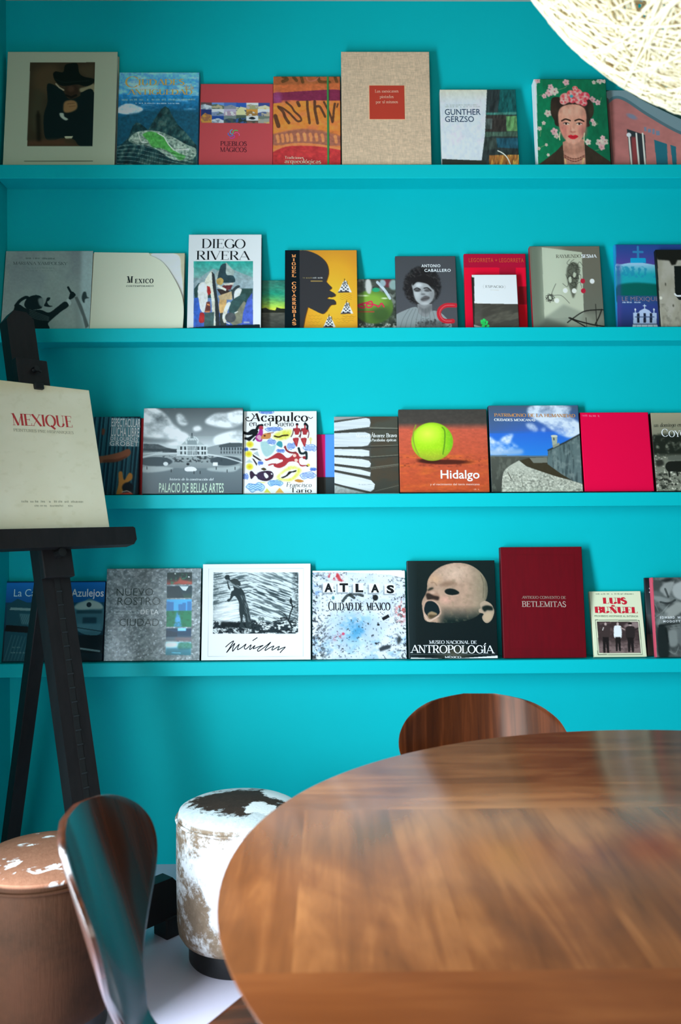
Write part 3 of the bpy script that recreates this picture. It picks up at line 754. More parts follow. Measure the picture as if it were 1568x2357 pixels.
# ------------------------------------------------------------------ books
GROUPS = ['art books on the topmost ledge', 'art books on the second ledge', 'art books on the third ledge', 'art books on the lowest ledge']
CLOTHM = {}
def cloth(col, L, rough=.55):
    k = 'cover_' + col + '_%d' % int(L * 100)
    return mat(k, col, rough, spec=.3, gain=1 / L)
class Book:
    def __init__(s, label, row, corners, L=1.0, t=.018, yb=-.052, ytop=-.0012, cell=.0017, base='808080', finish='satin', spine=None, name='book', place=None, frame=None):
        s.corners = [np.array(p, float) for p in corners]; tl, tr, br, bl = s.corners; s.t, s.L = t, L
        if place is None:
            zs = SHELF_Z[row]
            yf = yb - t
            p, q = on_y(*bl, yf), on_y(*br, yf)
            s.W = q[0] - p[0] - .0012; cx = (p[0] + q[0]) / 2
            mt = (tl + tr) / 2; lo, hi = .08, .6
            for _ in range(40):
                Hh = (lo + hi) / 2; th = math.asin(min(.9, (ytop - yb) / Hh))
                P = (cx, yb + Hh * math.sin(th) - t * math.cos(th), zs + Hh * math.cos(th) + t * math.sin(th))
                if project(P)[1] > mt[1]: lo = Hh
                else: hi = Hh
            s.H, s.th = Hh, th
            s.root = empty(name, (cx, yb, zs), (-th, 0, 0))
        else:
            M, s.W, s.H = place
            s.root = empty(name, (0, 0, 0)); s.root.matrix_world = M
        tag(s.root, label, 'book', GROUPS[row] if row is not None else None)
        W, H = s.W, s.H; bd = .0024 if t > .009 else .0008; ins = .003 if t > .009 else .0005
        # U-shaped case: front board, spine on the left, back board
        pts = [(-W / 2, -t), (W / 2, -t), (W / 2, -t + bd), (-W / 2 + bd, -t + bd), (-W / 2 + bd, -bd), (W / 2, -bd), (W / 2, 0), (-W / 2, 0)]
        bm = bmesh.new(); a = [bm.verts.new((x, y, 0)) for x, y in pts]; b = [bm.verts.new((x, y, H)) for x, y in pts]; n = len(pts)
        for i in range(n): bm.faces.new((a[i], a[(i + 1) % n], b[(i + 1) % n], b[i]))
        for ring, rv in ((a, True), (b, False)):
            for q in ((0, 1, 2, 3), (0, 3, 4, 7), (4, 5, 6, 7)):
                f = [ring[k] for k in q]; bm.faces.new(f[::-1] if rv else f)
        bmesh.ops.recalc_face_normals(bm, faces=bm.faces)
        s.case = obj('cover', bm, cloth(spine or base, L), s.root)
        bm = bmesh.new(); add_box(bm, -W / 2 + bd + .0002, W / 2 - ins, -t + bd + .0002, -bd - .0002, ins, H - ins); obj('pages', bm, PAGES, s.root)
        s.cv = Canvas(s.corners, W, H, cell, base); s.finish = finish; s.lets = {}
        if frame: s.frame(*frame)
    def frame(s, ox, oy, sc): s.cv.frame(ox, oy, sc); s.f = (ox, oy, sc)
    def uv(s, x, y):
        """crop coordinates -> cover coordinates"""
        px, py = x / s.f[2] + s.f[0], y / s.f[2] + s.f[1]; tl, tr, br, bl = s.corners; u, v = .5, .5
        for _ in range(6):
            top = tl[1] * (1 - u) + tr[1] * u; bot = bl[1] * (1 - u) + br[1] * u; v = (py - top) / (bot - top)
            le = tl[0] * (1 - v) + bl[0] * v; ri = tr[0] * (1 - v) + br[0] * v; u = (px - le) / (ri - le)
        return u, v
    def loc(s, x, y): u, v = s.uv(x, y); return (u - .5) * s.W, (1 - v) * s.H
    def _add(s, part, V2, Fc, col):
        P = s.lets.setdefault(part, ([], [], [])); b = len(P[0]); P[0].extend(V2); P[1].extend([tuple(i + b for i in f) for f in Fc])
        P[2].extend([lin(col, 1 / s.L)] * len(V2))
    def text(s, string, x0, x1, yb, yt, col, font='sans', part='title_lettering', slope=0.0, **kw):
        V, Fc = (sans_text if font == 'sans' else serif_text)(string, **kw)
        if not len(V): return
        a, b = V[:, 0].min(), V[:, 0].max()
        out = []
        (xa, za), (xb, zb), (xc, zc) = s.loc(x0, yb), s.loc(x1, yb + slope * (x1 - x0)), s.loc(x0, yt)
        for vx, vy in V:
            f = (vx - a) / (b - a)
            out.append((xa + (xb - xa) * f + (xc - xa) * vy * 0, za + (zb - za) * f + (zc - za) * vy))
        s._add(part, out, Fc, col)
    def stroke(s, pts, w, col, part='title_lettering', curve=True):
        V, Fc = [], []
        if curve: pts = crom(pts, 5, False)
        ribbon(V, Fc, [s.loc(*p) for p in pts], lambda d, t: w); s._add(part, [tuple(p) for p in V], Fc, col)
    def done(s, bulge=.0004):
        cv = s.cv; nx, ny = cv.nx, cv.ny; C = cv.colours(); g = np.clip(s2l(C) / s.L, 0, .88)
        u, v = np.meshgrid(np.linspace(0, 1, nx + 1), np.linspace(0, 1, ny + 1))
        rs = np.random.default_rng(int(abs(s.W * 1e5)))
        warp = bulge * (.5 + .25 * np.sin(u * rs.uniform(2, 5) + rs.uniform(0, 6)) + .25 * np.sin(v * rs.uniform(2, 6) + rs.uniform(0, 6)))
        y = -s.t - .0003 - warp
        V = np.stack([(u - .5) * s.W, y, (1 - v) * s.H], -1).reshape(-1, 3)
        k = np.arange((nx + 1) * (ny + 1)).reshape(ny + 1, nx + 1)
        Fq = np.stack([k[:-1, :-1], k[1:, :-1], k[1:, 1:], k[:-1, 1:]], -1).reshape(-1, 4)
        rim = np.concatenate([k[0, :], k[1:, -1], k[-1, -2::-1], k[-2:0:-1, 0]])
        VB = V[rim].copy(); VB[:, 1] = -s.t + .0006
        b0 = len(V); n = len(rim); i = np.arange(n); j = (i + 1) % n
        Fs = np.stack([rim[i], rim[j], b0 + j, b0 + i], 1)
        gc = g.reshape(-1, 3); allV = np.concatenate([V, VB]); cols = np.concatenate([gc, gc[rim]])
        me = np_mesh('cover_print', allV, np.concatenate([Fq, Fs])); at = me.color_attributes.new('Col', 'FLOAT_COLOR', 'POINT')
        at.data.foreach_set('color', np.c_[cols, np.ones(len(cols))].astype(np.float32).ravel())
        link_mesh('cover_print', me, PRINT[s.finish], s.root)
        for part, (V2, Fc, cl) in s.lets.items():
            me = bpy.data.meshes.new(part); yy = -s.t - .0004 - bulge
            me.from_pydata([(p[0], yy, p[1]) for p in V2], [], Fc)
            at = me.color_attributes.new('Col', 'FLOAT_COLOR', 'POINT'); at.data.foreach_set('color', np.array(cl, np.float32).ravel())
            link_mesh(part.split('#')[0], me, PRINT[s.finish], s.root)
        return s.root
# ------------------------------------------------------------------ TOP LEDGE
# portrait in a hat
B = Book('pale cream book with a dark painting of a man in a wide hat', 0,
         [(24, 119), (279, 120), (264, 385), (6, 386)], L=0.58, t=.026, yb=-.05, base='9aa088', finish='matte', spine='8a9078', frame=(0, 100, 5.227))
c = B.cv; c.clip = c.poly([(393, 233), (1182, 233), (1122, 1260), (330, 1260)], '332c1e')
c.sm([(450, 330), (680, 260), (760, 400), (680, 600), (560, 640), (430, 560)], '4a3c28', .8, 14); c.sm([(980, 300), (1160, 260), (1160, 420), (1040, 400)], '423a28', .8, 8)
c.sm([(420, 600), (560, 640), (520, 900), (480, 1100), (380, 1000)], '3a3828', .8, 12)
c.sm([(985, 560), (1060, 535), (1165, 500), (1160, 610), (1000, 600)], '857c5e', .9, 2)
c.sm([(590, 520), (650, 500), (780, 585), (850, 680), (980, 650), (1010, 600), (1160, 612), (1128, 1255), (960, 1250), (900, 1180), (760, 1160), (640, 1190), (550, 1150), (540, 900), (590, 720)], '0a1918')
c.ell(890, 585, 85, 95, '2c2117', 1, .5); c.ell(880, 560, 40, 40, '4a3526', .6, .8); c.line([(820, 640), (880, 665), (940, 640)], 26, '14130f')
c.line([(700, 500), (740, 545), (790, 575)], 18, '8f866c')
c.sm([(668, 380), (700, 345), (790, 352), (815, 270), (880, 245), (965, 250), (985, 360), (1040, 410), (1165, 440), (1140, 500), (1060, 530), (960, 505), (860, 520), (760, 520), (690, 460)], '08130f')
c.line([(690, 440), (800, 480), (960, 470), (1100, 460)], 8, '16231d', .8, True)
c.sm([(800, 720), (880, 700), (942, 725), (945, 800), (880, 842), (800, 850), (780, 800)], '80603c', 1, 2); c.line([(830, 745), (920, 735)], 7, '5a4028'); c.line([(850, 780), (930, 770)], 6, '5a4028')
c.sm([(735, 860), (780, 860), (790, 900), (835, 930), (800, 945), (745, 905)], '9aa392', 1, 1)
c.poly([(335, 1195), (560, 1180), (760, 1175), (960, 1250), (330, 1258)], '4a3322', .9, 5); c.rect(450, 870, 500, 1200, '14130c', .9, 4); c.rect(462, 830, 486, 900, '14130c', .9, 3)
c.poly([(782, 1142), (888, 1138), (870, 1168), (800, 1170)], 'b4b494'); c.rect(790, 1165, 885, 1230, '3a3020', .8, 3); c.clip = None
c.line([(293, 1442), (1118, 1437)], 7, '2c3424')
B.done()

# ruins under a peak
B = Book('blue book with a green peak and terraced ruins under gold serif lettering', 0, [(277, 166), (462, 168), (455, 383), (267, 385)], L=.55, t=.02, base='2f7db0', finish='gloss', frame=(260, 150, 4.126))
c = B.cv; c.grad(60, 300, '62a8d8', '1d76ac'); n = c.noise(190, 60, 3)
c.mix(c.th(n, .5, .78) * (c.Y < 340), 'b8d4ea', .8); c.ell(330, 230, 130, 40, 'cfe2f0', .6, 1.2)
c.grad(300, 420, '2077a8', '0f5578'); c.grad(420, 1000, '0f5270', '0a2a30')
c.mix(c.th(c.noise(160, 40, 9), .55, .75) * (c.Y > 330) * (c.Y < 440), '7fb0d0', .55)
c.sm([(40, 425), (130, 372), (230, 388), (290, 432), (200, 476), (60, 462)], 'e2ecf4', 1, 2, .6 + .4 * c.noise(60, 30, 5))
c.poly([(20, 520), (160, 470), (330, 440), (480, 430), (700, 440), (840, 470), (840, 1000), (10, 1000)], '0e4558', .85, 4)
rock = c.noise(36, 60, 11, 5, .5)
for pts, col in (([(330, 640), (400, 520), (470, 420), (505, 396), (540, 420), (560, 470), (620, 570), (700, 650), (800, 770), (810, 980), (320, 980)], '17393a'), ([(150, 700), (190, 590), (225, 552), (260, 560), (310, 600), (370, 650), (380, 980), (30, 980), (40, 800)], '0d3034')):
    m = c.poly(pts, col); c.mix(m * c.th(rock, .5, .72), '47635a', .8); c.mix(m * c.th(rock, .45, .25), '06191c', .8)
m = c.sm([(150, 720), (240, 642), (420, 635), (560, 685), (700, 760), (790, 800), (780, 880), (690, 915), (560, 900), (380, 790), (220, 760)], '76887a'); d = c.noise(16, 16, 4, 3); c.mix(m * c.th(d, .5, .75), 'aab4a4', .8); c.mix(m * c.th(d, .45, .3), '3a5248', .8)
c.sm([(285, 668), (360, 640), (440, 660), (500, 700), (540, 770), (600, 830), (692, 872), (640, 910), (560, 850), (470, 800), (380, 790), (330, 720)], '3a8c34', 1, 1, .7 + .25 * c.noise(40, 30, 8))
c.line([(430, 655), (490, 690), (530, 760), (580, 815), (720, 805)], 9, 'd8dcc8', .9); c.line([(240, 650), (270, 740), (330, 745)], 8, 'd0d4c0', .8)
for k in range(15):
    y0 = 760 + k * 16
    c.line([(40, y0 + 10), (200, y0 - 12 + k * 3), (380, y0 + 20 + k * 4), (560, y0 + 80), (760, y0 + 120)], 4.5, '8fa49a' if k % 2 else '0a2226', .6, True)
for k in range(14): c.line([(220 + k * 22, 790 + k * 6), (190 + k * 24, 960)], 6, '0c2a2c', .55)
c.grain(.25, 20, 20, 6, 3)
B.text('C', 122, 244, 213, 108, 'b0924e', 'serif', thick=.11, thin=.035, serif=0); B.text('IUDADES', 246, 690, 194, 136, 'b0924e', 'serif', thick=.17, thin=.05)
B.text('de la', 690, 780, 236, 190, 'c09a50', 'serif')
B.text('ANTIGUEDAD', 140, 765, 284, 232, 'b0924e', 'serif', thick=.17, thin=.05, slope=.006)
c.greek(90, 790, 342, 18, '9ab0a0', 3, 0, .7); c.greek(222, 650, 372, 10, 'e8f0f4', 5, .01)
B.done()

# red book with a strip of little town photographs
B = Book('plain red book with a strip of small town photos and a pinwheel emblem', 0, [(461, 194), (626, 193), (628, 379), (457, 381)], L=0.72, t=.014, base='b8464a', finish='satin', frame=(260, 150, 4.126))
c = B.cv; r = random.Random(4); pal = ['3c62a8', 'd8dce4', 'c9b48a', '6f7a84', '2a3c58', 'b8a8b4', 'd8a850', '8c5a4a', '4d5f4e', 'e4e0d8']
x = 833
for (xa, xb, ya, yb_, sky, body, g) in ((833, 935, 355, 420, '5a4848', '8a96a0', 1), (935, 1050, 355, 415, '6a8fc8', '5c6a5e', 2), (1050, 1165, 355, 415, '4a6cae', '8a8a94', 3), (1165, 1262, 355, 470, '2f58a8', 'd8c8a4', 4), (1262, 1375, 355, 415, 'dcdcd8', '9c9a70', 5), (1375, 1482, 355, 415, '3c4a86', 'd8c8a8', 6),
      (833, 935, 420, 545, '28356a', 'c08a3c', 7), (935, 1050, 415, 480, 'd4dce8', '7c8aa8', 8), (1050, 1165, 415, 478, 'b4a8bc', 'a890a0', 9), (1165, 1262, 470, 545, '4c5c50', '2a3832', 10), (1262, 1370, 415, 478, 'c88c3c', '98703c', 11), (1370, 1482, 415, 478, 'd8d8e4', '4a5a88', 12), (935, 1050, 480, 545, '24468c', 'c8ccd4', 13), (1050, 1165, 478, 545, '75807c', '4a5450', 14), (1262, 1375, 478, 520, 'e4e8ec', 'e4e8ec', 15), (1375, 1482, 478, 545, '6c7468', '98988c', 16), (1262, 1375, 520, 545, '5c5a50', '45463e', 17)):
    c.rect(xa, ya, xb, yb_, sky); n = c.noise(26, 18, g, 3); hh = (yb_ - ya)
    m = c.poly([(xa, yb_), (xa, ya + hh * r.uniform(.3, .6)), (xa + (xb - xa) * .4, ya + hh * r.uniform(.2, .5)), (xa + (xb - xa) * .6, ya + hh * .35), (xb, ya + hh * r.uniform(.3, .7)), (xb, yb_)], body); c.mix(m * c.th(n, .52, .62), pal[g % 10], .8)
c.sm([(1285, 500), (1315, 485), (1350, 500), (1320, 512)], '1c2428'); c.poly([(1165, 440), (1210, 390), (1255, 440), (1255, 470), (1165, 470)], 'e0cc98')
for k, col in enumerate(('e0508c', 'd0304c', 'b83a90', '3a6cc0', '38a0c8', '4ab060')):
    a0 = math.radians(-60 + 60 * k); p = [(1145 + r_ * math.cos(a0 + tt), 650 + r_ * .82 * math.sin(a0 + tt)) for r_, tt in ((8, 0), (24, .2), (40, .55), (52, 1.0), (54, 1.35))]
    B.stroke(p, .0028, col, 'emblem')
B.text('PUEBLOS', 1018, 1270, 757, 716, '54202a', 'serif', thick=.16, thin=.06, serif=.06); B.text('MÁGICOS', 1015, 1270, 812, 771, '54202a', 'serif', thick=.16, thin=.06, serif=.06)
B.done()

# orange textile pattern with a green elastic
B = Book('orange and purple patterned notebook closed with a thin green elastic band', 0, [(628, 177), (785, 176), (785, 377), (628, 379)], L=0.78, t=.016, base='dd7a3e', finish='matte', spine='8a2c20', frame=(610, 160, 8.253))
c = B.cv; c.rect(100, 100, 1500, 300, 'a65c36')
for p in ([(330, 140), (420, 190), (330, 230)], [(690, 150), (720, 240)], [(1020, 150), (1060, 230), (1240, 240)], [(1350, 150), (1380, 230)], [(540, 150), (600, 210)]): c.line(p, 60, '5c3f22', .85, True)
c.line([(790, 150), (830, 215), (960, 205), (1020, 150)], 22, 'b86a54', .9, True)
c.poly([(150, 300), (1460, 250), (1460, 400), (150, 450)], 'c9683c', 1, 3)
c.sm([(140, 460), (400, 432), (780, 405), (1450, 385), (1470, 580), (700, 585), (140, 640)], '7f2d48'); c.poly([(140, 450), (780, 405), (1470, 385), (1470, 580), (700, 590), (140, 645)], '7f2d48'); c.ell(230, 550, 80, 110, 'a04c80', .8, 1)
c.poly([(140, 645), (700, 590), (1470, 580), (1470, 1140), (1100, 1130), (700, 1100), (140, 1210)], 'e8863a'); c.mix(c.th(c.noise(200, 120, 2), .45, .7) * (c.Y > 580) * (c.Y < 1140), 'e27a48', .9)
for p, w in (([(190, 880), (215, 960), (250, 1060)], 80), ([(260, 720), (340, 800), (380, 900), (450, 1000)], 56), ([(400, 620), (500, 700), (560, 790), (660, 880), (690, 950), (620, 970), (540, 900), (460, 820), (330, 730), (240, 700)], 38), ([(620, 620), (650, 680)], 60), ([(805, 600), (810, 720), (830, 860), (850, 1000)], 50), ([(950, 600), (955, 760), (980, 880), (1005, 1000)], 56), ([(960, 700), (1040, 690), (1100, 780), (1150, 880)], 44), ([(1130, 610), (1180, 700), (1240, 820), (1290, 980)], 40), ([(1340, 640), (1320, 760), (1300, 960)], 44), ([(1400, 640), (1380, 700)], 30)): c.line(p, w, '573829', .92, True)
c.poly(crom([(140, 1215), (400, 1150), (700, 1110), (1000, 1130), (1250, 1180), (1470, 1240)], 5, False) + [(1470, 1420), (140, 1420)], '9c5f50', .9, 3)
for k, xx in enumerate((230, 320, 410, 490, 620, 745, 860, 970, 1090, 1340)):
    yy = 1310 - 50 * math.sin(math.pi * (xx - 150) / 1300); c.sm([(xx - 30, yy - 60), (xx + 5, yy - 85), (xx + 35, yy - 50), (xx + 45, yy + 60), (xx, yy + 75), (xx - 15, yy)], 'e58a55', 1, 1)
c.poly(crom([(140, 1500), (400, 1395), (700, 1370), (1000, 1385), (1250, 1420), (1470, 1455)], 5, False) + [(1470, 1900), (140, 1900)], 'e8804c')
c.poly(crom([(140, 1545), (400, 1440), (750, 1420), (1050, 1432), (1250, 1460), (1470, 1495)], 5, False) + [(1470, 1900), (140, 1900)], 'bf383a'); c.mix(c.th(c.noise(300, 160, 5), .5, .8) * (c.Y > 1500), 'e04c40', .6); c.grain(.14, 60, 40, 3)
B.text('Tradiciones', 372, 735, 1662, 1612, 'e8c0a8', 'serif', part='subtitle_lettering', serif=.05); B.text('arqueológicas', 372, 1068, 1742, 1662, 'e8c0a8', 'serif', serif=.05)
B.done()
x, _ = B.loc(1205, 1000); bm = bmesh.new(); add_box(bm, x - .003, x + .003, -B.t - .0022, -B.t - .0012, .0005, B.H - .0005); o = obj('elastic_band', bm, mat('green_elastic', '2f7a3c', .7, gain=1.4), B.root); o['label'] = 'green elastic band'

# linen book with a red title plate
B = Book('tall beige linen-bound book with a square red title plate', 0, [(786, 117), (990, 122), (994, 376), (787, 378)], L=0.74, t=.03, yb=-.05, base='c2a68a', finish='matte', spine='6e3a30', frame=(770, 100, 6.533))
c = B.cv; c.grain(.10, 60, 8, 1, 3); c.grain(.10, 8, 50, 2, 3); c.poly([(520, 622), (1075, 640), (1068, 1150), (516, 1142)], 'd9ab82', .8, 1)
B.done()
x0, z0 = B.loc(532, 1137); x1, z1 = B.loc(1056, 643)
bm = bmesh.new(); add_box(bm, x0, x1, -B.t - .0016, -B.t - .0002, z0, z1, .0004, 1); plate = obj('title_plate', bm, cloth('a03020', .62, .6), B.root); plate['label'] = 'red title plate'
B.lets = {}
for s_, xa, xb, y in (('Los mexicanos', 612, 970, 745), ('pintados', 682, 895, 828), ('por sí mismos', 622, 960, 905)): B.text(s_, xa, xb, y, y - 46, 'e2a088', 'serif', thick=.14, thin=.06)
for part, (V2, Fc, cl) in B.lets.items():
    me = bpy.data.meshes.new(part); me.from_pydata([(p_[0], -B.t - .0019, p_[1]) for p_ in V2], [], Fc); at = me.color_attributes.new('Col', 'FLOAT_COLOR', 'POINT'); at.data.foreach_set('color', np.array(cl, np.float32).ravel()); link_mesh(part, me, PRINT['matte'], plate)

# white jacket / dark painting
B = Book('book with a slipped pale jacket beside dark abstract painted blocks', 0, [(1014, 206), (1190, 207), (1196, 376), (1018, 376)], L=0.74, t=.022, base='2a3230', finish='satin', spine='c8ccc8', frame=(990, 190, 6.817))
c = B.cv
for p, col in (([(915, 110), (1385, 110), (1390, 500), (885, 490)], '15504e'), ([(900, 120), (1120, 110), (1080, 470), (885, 480)], '2b3434'), ([(885, 470), (1390, 460), (1390, 500), (880, 505)], '3e7468'), ([(880, 510), (1200, 510), (1210, 760), (860, 760)], '35302c'), ([(880, 560), (990, 560), (980, 720), (870, 720)], '4c5450'), ([(1210, 525), (1390, 520), (1392, 755), (1215, 755)], '5f8c56'), ([(860, 765), (1395, 760), (1395, 845), (860, 845)], '42584a'), ([(960, 830), (1395, 835), (1395, 855), (960, 855)], '2c3430'), ([(1040, 860), (1395, 855), (1395, 1020), (1060, 1000)], '1f4a58'), ([(850, 860), (1050, 860), (1060, 1010), (840, 1060)], '36403a'), ([(930, 1118), (1405, 1110), (1405, 1290), (935, 1290)], '9a6230')): c.poly(p, col, 1, 1)
c.grain(.5, 26, 90, 3, 4, .15); m = c.mask([(930, 1118), (1405, 1110), (1405, 1290), (935, 1290)]); c.mix(m * c.th(c.noise(26, 160, 8, 3, .2), .55, .7), 'e0b050', .9)
c.line([(1070, 1050), (1150, 1090), (1220, 1160), (1270, 1270)], 16, 'ece4cc', 1, True)
c.poly([(150, 1172), (830, 1195), (880, 1195), (860, 1290), (150, 1290)], '2c312a')
m = c.poly([(150, 60), (915, 60), (870, 800), (812, 1196), (500, 1185), (150, 1170)], 'cdd1d6'); c.mix(m * c.th(c.noise(240, 160, 6), .5, .75), 'dcd0d8', .8); c.mix(m * np.clip((330 - c.Y) / 250, 0, 1), 'cfc8a8', .8); c.grain(.06, 40, 60, 9, 3, 0, m)
c.greek(245, 760, 358, 18, '9aa294', 2, 0, .7); c.greek(245, 800, 384, 18, '9aa294', 3, 0, .7)
B.text('GUNTHER', 240, 806, 502, 412, '37495e', weight=.008); B.text('GERZSO', 242, 700, 610, 524, '37495e', weight=.008)
B.done()

# woman with flowers
B = Book('bright green book with a portrait of a woman wearing pink flowers in her hair', 0, [(1232, 184), (1401, 181), (1407, 378), (1238, 380)], L=0.72, t=.03, yb=-.05, base='0a6c46', finish='satin', spine='e8ecf4', frame=(1168, 0, 3.92))
c = B.cv; c.grad(250, 930, '0a7048', '085c3c', horiz=True); c.rect(200, 600, 276, 1600, 'e6ebf4'); r = random.Random(5)
def blossom(x, y, R, col='d2aca4', mid='b86a70'):
    a0 = r.random() * 6
    for k in range(5): c.ell(x + R * .6 * math.cos(a0 + 1.257 * k), y + R * .6 * math.sin(a0 + 1.257 * k), R * .48, R * .42, col, .95, .3, a0 + 1.257 * k)
    c.ell(x, y, R * .22, R * .22, mid, .9, .4)
for p in ([(300, 870), (420, 830), (545, 790), (552, 740)], [(770, 900), (840, 930), (870, 880)], [(860, 740), (800, 760)], [(790, 1090), (830, 1120), (780, 1140)], [(330, 1120), (310, 1180), (300, 1240)], [(860, 1250), (850, 1340), (800, 1360)], [(430, 1200), (480, 1260)], [(340, 1320), (300, 1340)]): c.line(p, 5, '7a8f62', .8, True)
for x, y, R in ((285, 735, 26), (548, 745, 30), (390, 845, 34), (440, 830, 36), (405, 790, 26), (345, 875, 22), (860, 722, 32), (805, 740, 18), (900, 730, 18), (375, 1032, 32), (785, 900, 30), (835, 925, 26), (430, 1195, 32), (450, 1235, 24), (795, 1120, 22), (780, 1090, 18), (735, 1285, 28), (840, 1290, 34), (890, 1280, 30), (870, 1245, 22), (860, 1330, 28), (335, 1120, 18), (295, 1170, 20), (285, 1350, 16), (355, 1315, 14), (370, 1405, 14)): blossom(x, y, R, 'c9b3a4' if r.random() < .6 else 'd6a0a0')
c.sm([(402, 960), (412, 900), (450, 880), (520, 890), (600, 900), (700, 890), (760, 900), (795, 960), (788, 1040), (750, 1100), (735, 1150), (470, 1150), (430, 1090), (402, 1030)], '2a2019'); c.ell(432, 985, 30, 75, '3a2c20', .6, .8); c.ell(770, 985, 26, 70, '3a3222', .6, .8)
c.poly([(505, 1290), (560, 1260), (700, 1260), (708, 1490), (508, 1490)], 'b8806a'); c.sm([(515, 1320), (600, 1350), (700, 1310), (705, 1360), (600, 1400), (510, 1370)], '9a6450', .5, 3)
c.sm([(468, 1050), (488, 985), (540, 955), (605, 945), (670, 955), (715, 990), (726, 1060), (718, 1160), (688, 1245), (642, 1295), (600, 1308), (558, 1295), (512, 1245), (478, 1160)], 'cd8e76', 1, 1)
c.ell(600, 1015, 80, 40, 'dba088', .6, 1.2); c.ell(520, 1180, 40, 60, 'c2645c', .55, 1.3); c.ell(690, 1180, 35, 60, 'b4605a', .6, 1.3); c.ell(600, 1275, 50, 22, 'd99a84', .6, 1); c.ell(705, 1100, 22, 110, 'a86a58', .55, 1)
c.line([(500, 1098), (535, 1082), (578, 1094)], 13, '281a14', 1, True); c.line([(622, 1094), (662, 1082), (702, 1098)], 13, '281a14', 1, True)
for ex in (540, 660): c.ell(ex, 1124, 25, 9, 'e0c8b8', .8, .4); c.ell(ex, 1123, 10, 9, '1c120e', 1, .4); c.line([(ex - 27, 1120), (ex, 1112), (ex + 27, 1121)], 5, '20140f', 1, True)
c.line([(585, 1110), (578, 1180), (588, 1200)], 8, 'b0705e', .6, True); c.ell(600, 1195, 24, 9, 'a05c4c', .8, .8); c.ell(600, 1180, 12, 16, 'e0a48c', .6, 1)
c.sm([(553, 1236), (578, 1222), (600, 1228), (622, 1222), (648, 1236), (625, 1256), (600, 1262), (575, 1256)], 'c9202f'); c.line([(556, 1238), (600, 1242), (645, 1238)], 4, '7a1018', .9, True)
c.poly([(270, 1500), (380, 1420), (450, 1365), (502, 1310), (512, 1400), (514, 1500)], '33281d'); c.poly([(704, 1300), (760, 1340), (860, 1410), (935, 1460), (935, 1500), (708, 1500)], '33281d'); c.grain(.15, 30, 60, 2)
for y, d in ((1405, 34), (1420, 40)):
    for k in range(17): t = k / 16; c.ell(515 + 185 * t, y + d * math.sin(math.pi * t), 7, 7, '6a3a30' if k % 2 else '8c5a48', 1, .4)
c.line([(520, 1440), (530, 1490)], 8, 'd0b070'); c.line([(690, 1430), (680, 1490)], 8, 'd0b070')
for x, y in ((482, 1240), (705, 1245)): c.line([(x, y - 40), (x - 6, y), (x - 4, y + 30)], 8, 'd8c8a0', 1, True)
for x, y, R, col in ((540, 890, 52, 'e8837a'), (590, 850, 38, 'd8605c'), (650, 845, 48, 'e5766e'), (720, 870, 44, 'd43f52'), (665, 905, 46, 'e6726e'), (600, 905, 34, 'c8404c'), (705, 930, 34, 'dc5058'), (520, 920, 34, 'ea8f84'), (630, 800, 26, 'd86c62')):
    c.ell(x, y, R, R * .9, col, 1, .15)
    for k in range(6): a = k * 1.05 + x; c.ell(x + R * .45 * math.cos(a), y + R * .4 * math.sin(a), R * .38, R * .3, 'f2a89c' if k % 2 else 'c23a44', .7, .5, a)
    c.ell(x, y, R * .2, R * .2, 'f8c8b8', .7, .6)
c.ell(595, 872, 16, 14, '3a9aa0', 1, .5)
B.done()

# pink building
B = Book('book showing a rounded pink building with blue signs, partly under the globe lamp', 0, [(1404, 208), (1640, 208), (1650, 380), (1408, 379)], L=.5, t=.016, base='8d5552', finish='satin', spine='2a2428', frame=(1168, 0, 3.92))
c = B.cv; c.grad(930, 1900, '8c5450', 'a86860', horiz=True); c.grain(.08, 90, 60, 2)
c.poly([(900, 780), (2000, 780), (2000, 1280), (1568, 1130), (1250, 960), (1100, 870), (930, 900)], '14302c')
c.poly(crom([(920, 830), (980, 812), (1090, 812), (1200, 880), (1400, 985), (1700, 1120), (2000, 1200)], 5, False) + [(2000, 1330), (1600, 1200), (1300, 1030), (1100, 900), (1000, 880), (930, 920)], '63767a')
c.line([(930, 930), (1000, 880), (1100, 905), (1300, 1040), (1600, 1205), (2000, 1330)], 26, '3c5a60', .9, True)
c.ell(1145, 1050, 46, 20, '5a6c80', .8, .8, .4); c.greek(1250, 1420, 1180, 46, '4c7088', 3, .35, .7)
for x0, x1, y0 in ((1095, 1255, 1160), (1335, 1450, 1255), (1480, 1530, 1300), (1600, 1700, 1350)):
    c.poly([(x0, y0), (x1, y0 + .33 * (x1 - x0)), (x1, 1500), (x0 + 15, 1500)], '24282a' if x0 < 1300 else '1c5560')
c.rect(1130, 1230, 1180, 1480, '7a3030', .9, 3)
for x in (1118, 1185, 1242): c.line([(x - 8, 1200), (x + 4, 1500)], 15, 'bcaea4')
c.ell(1110, 1212, 20, 18, 'e4e0dc', 1, .4); c.line([(930, 900), (945, 1500)], 30, '3c2c2c', .7)
B.done()

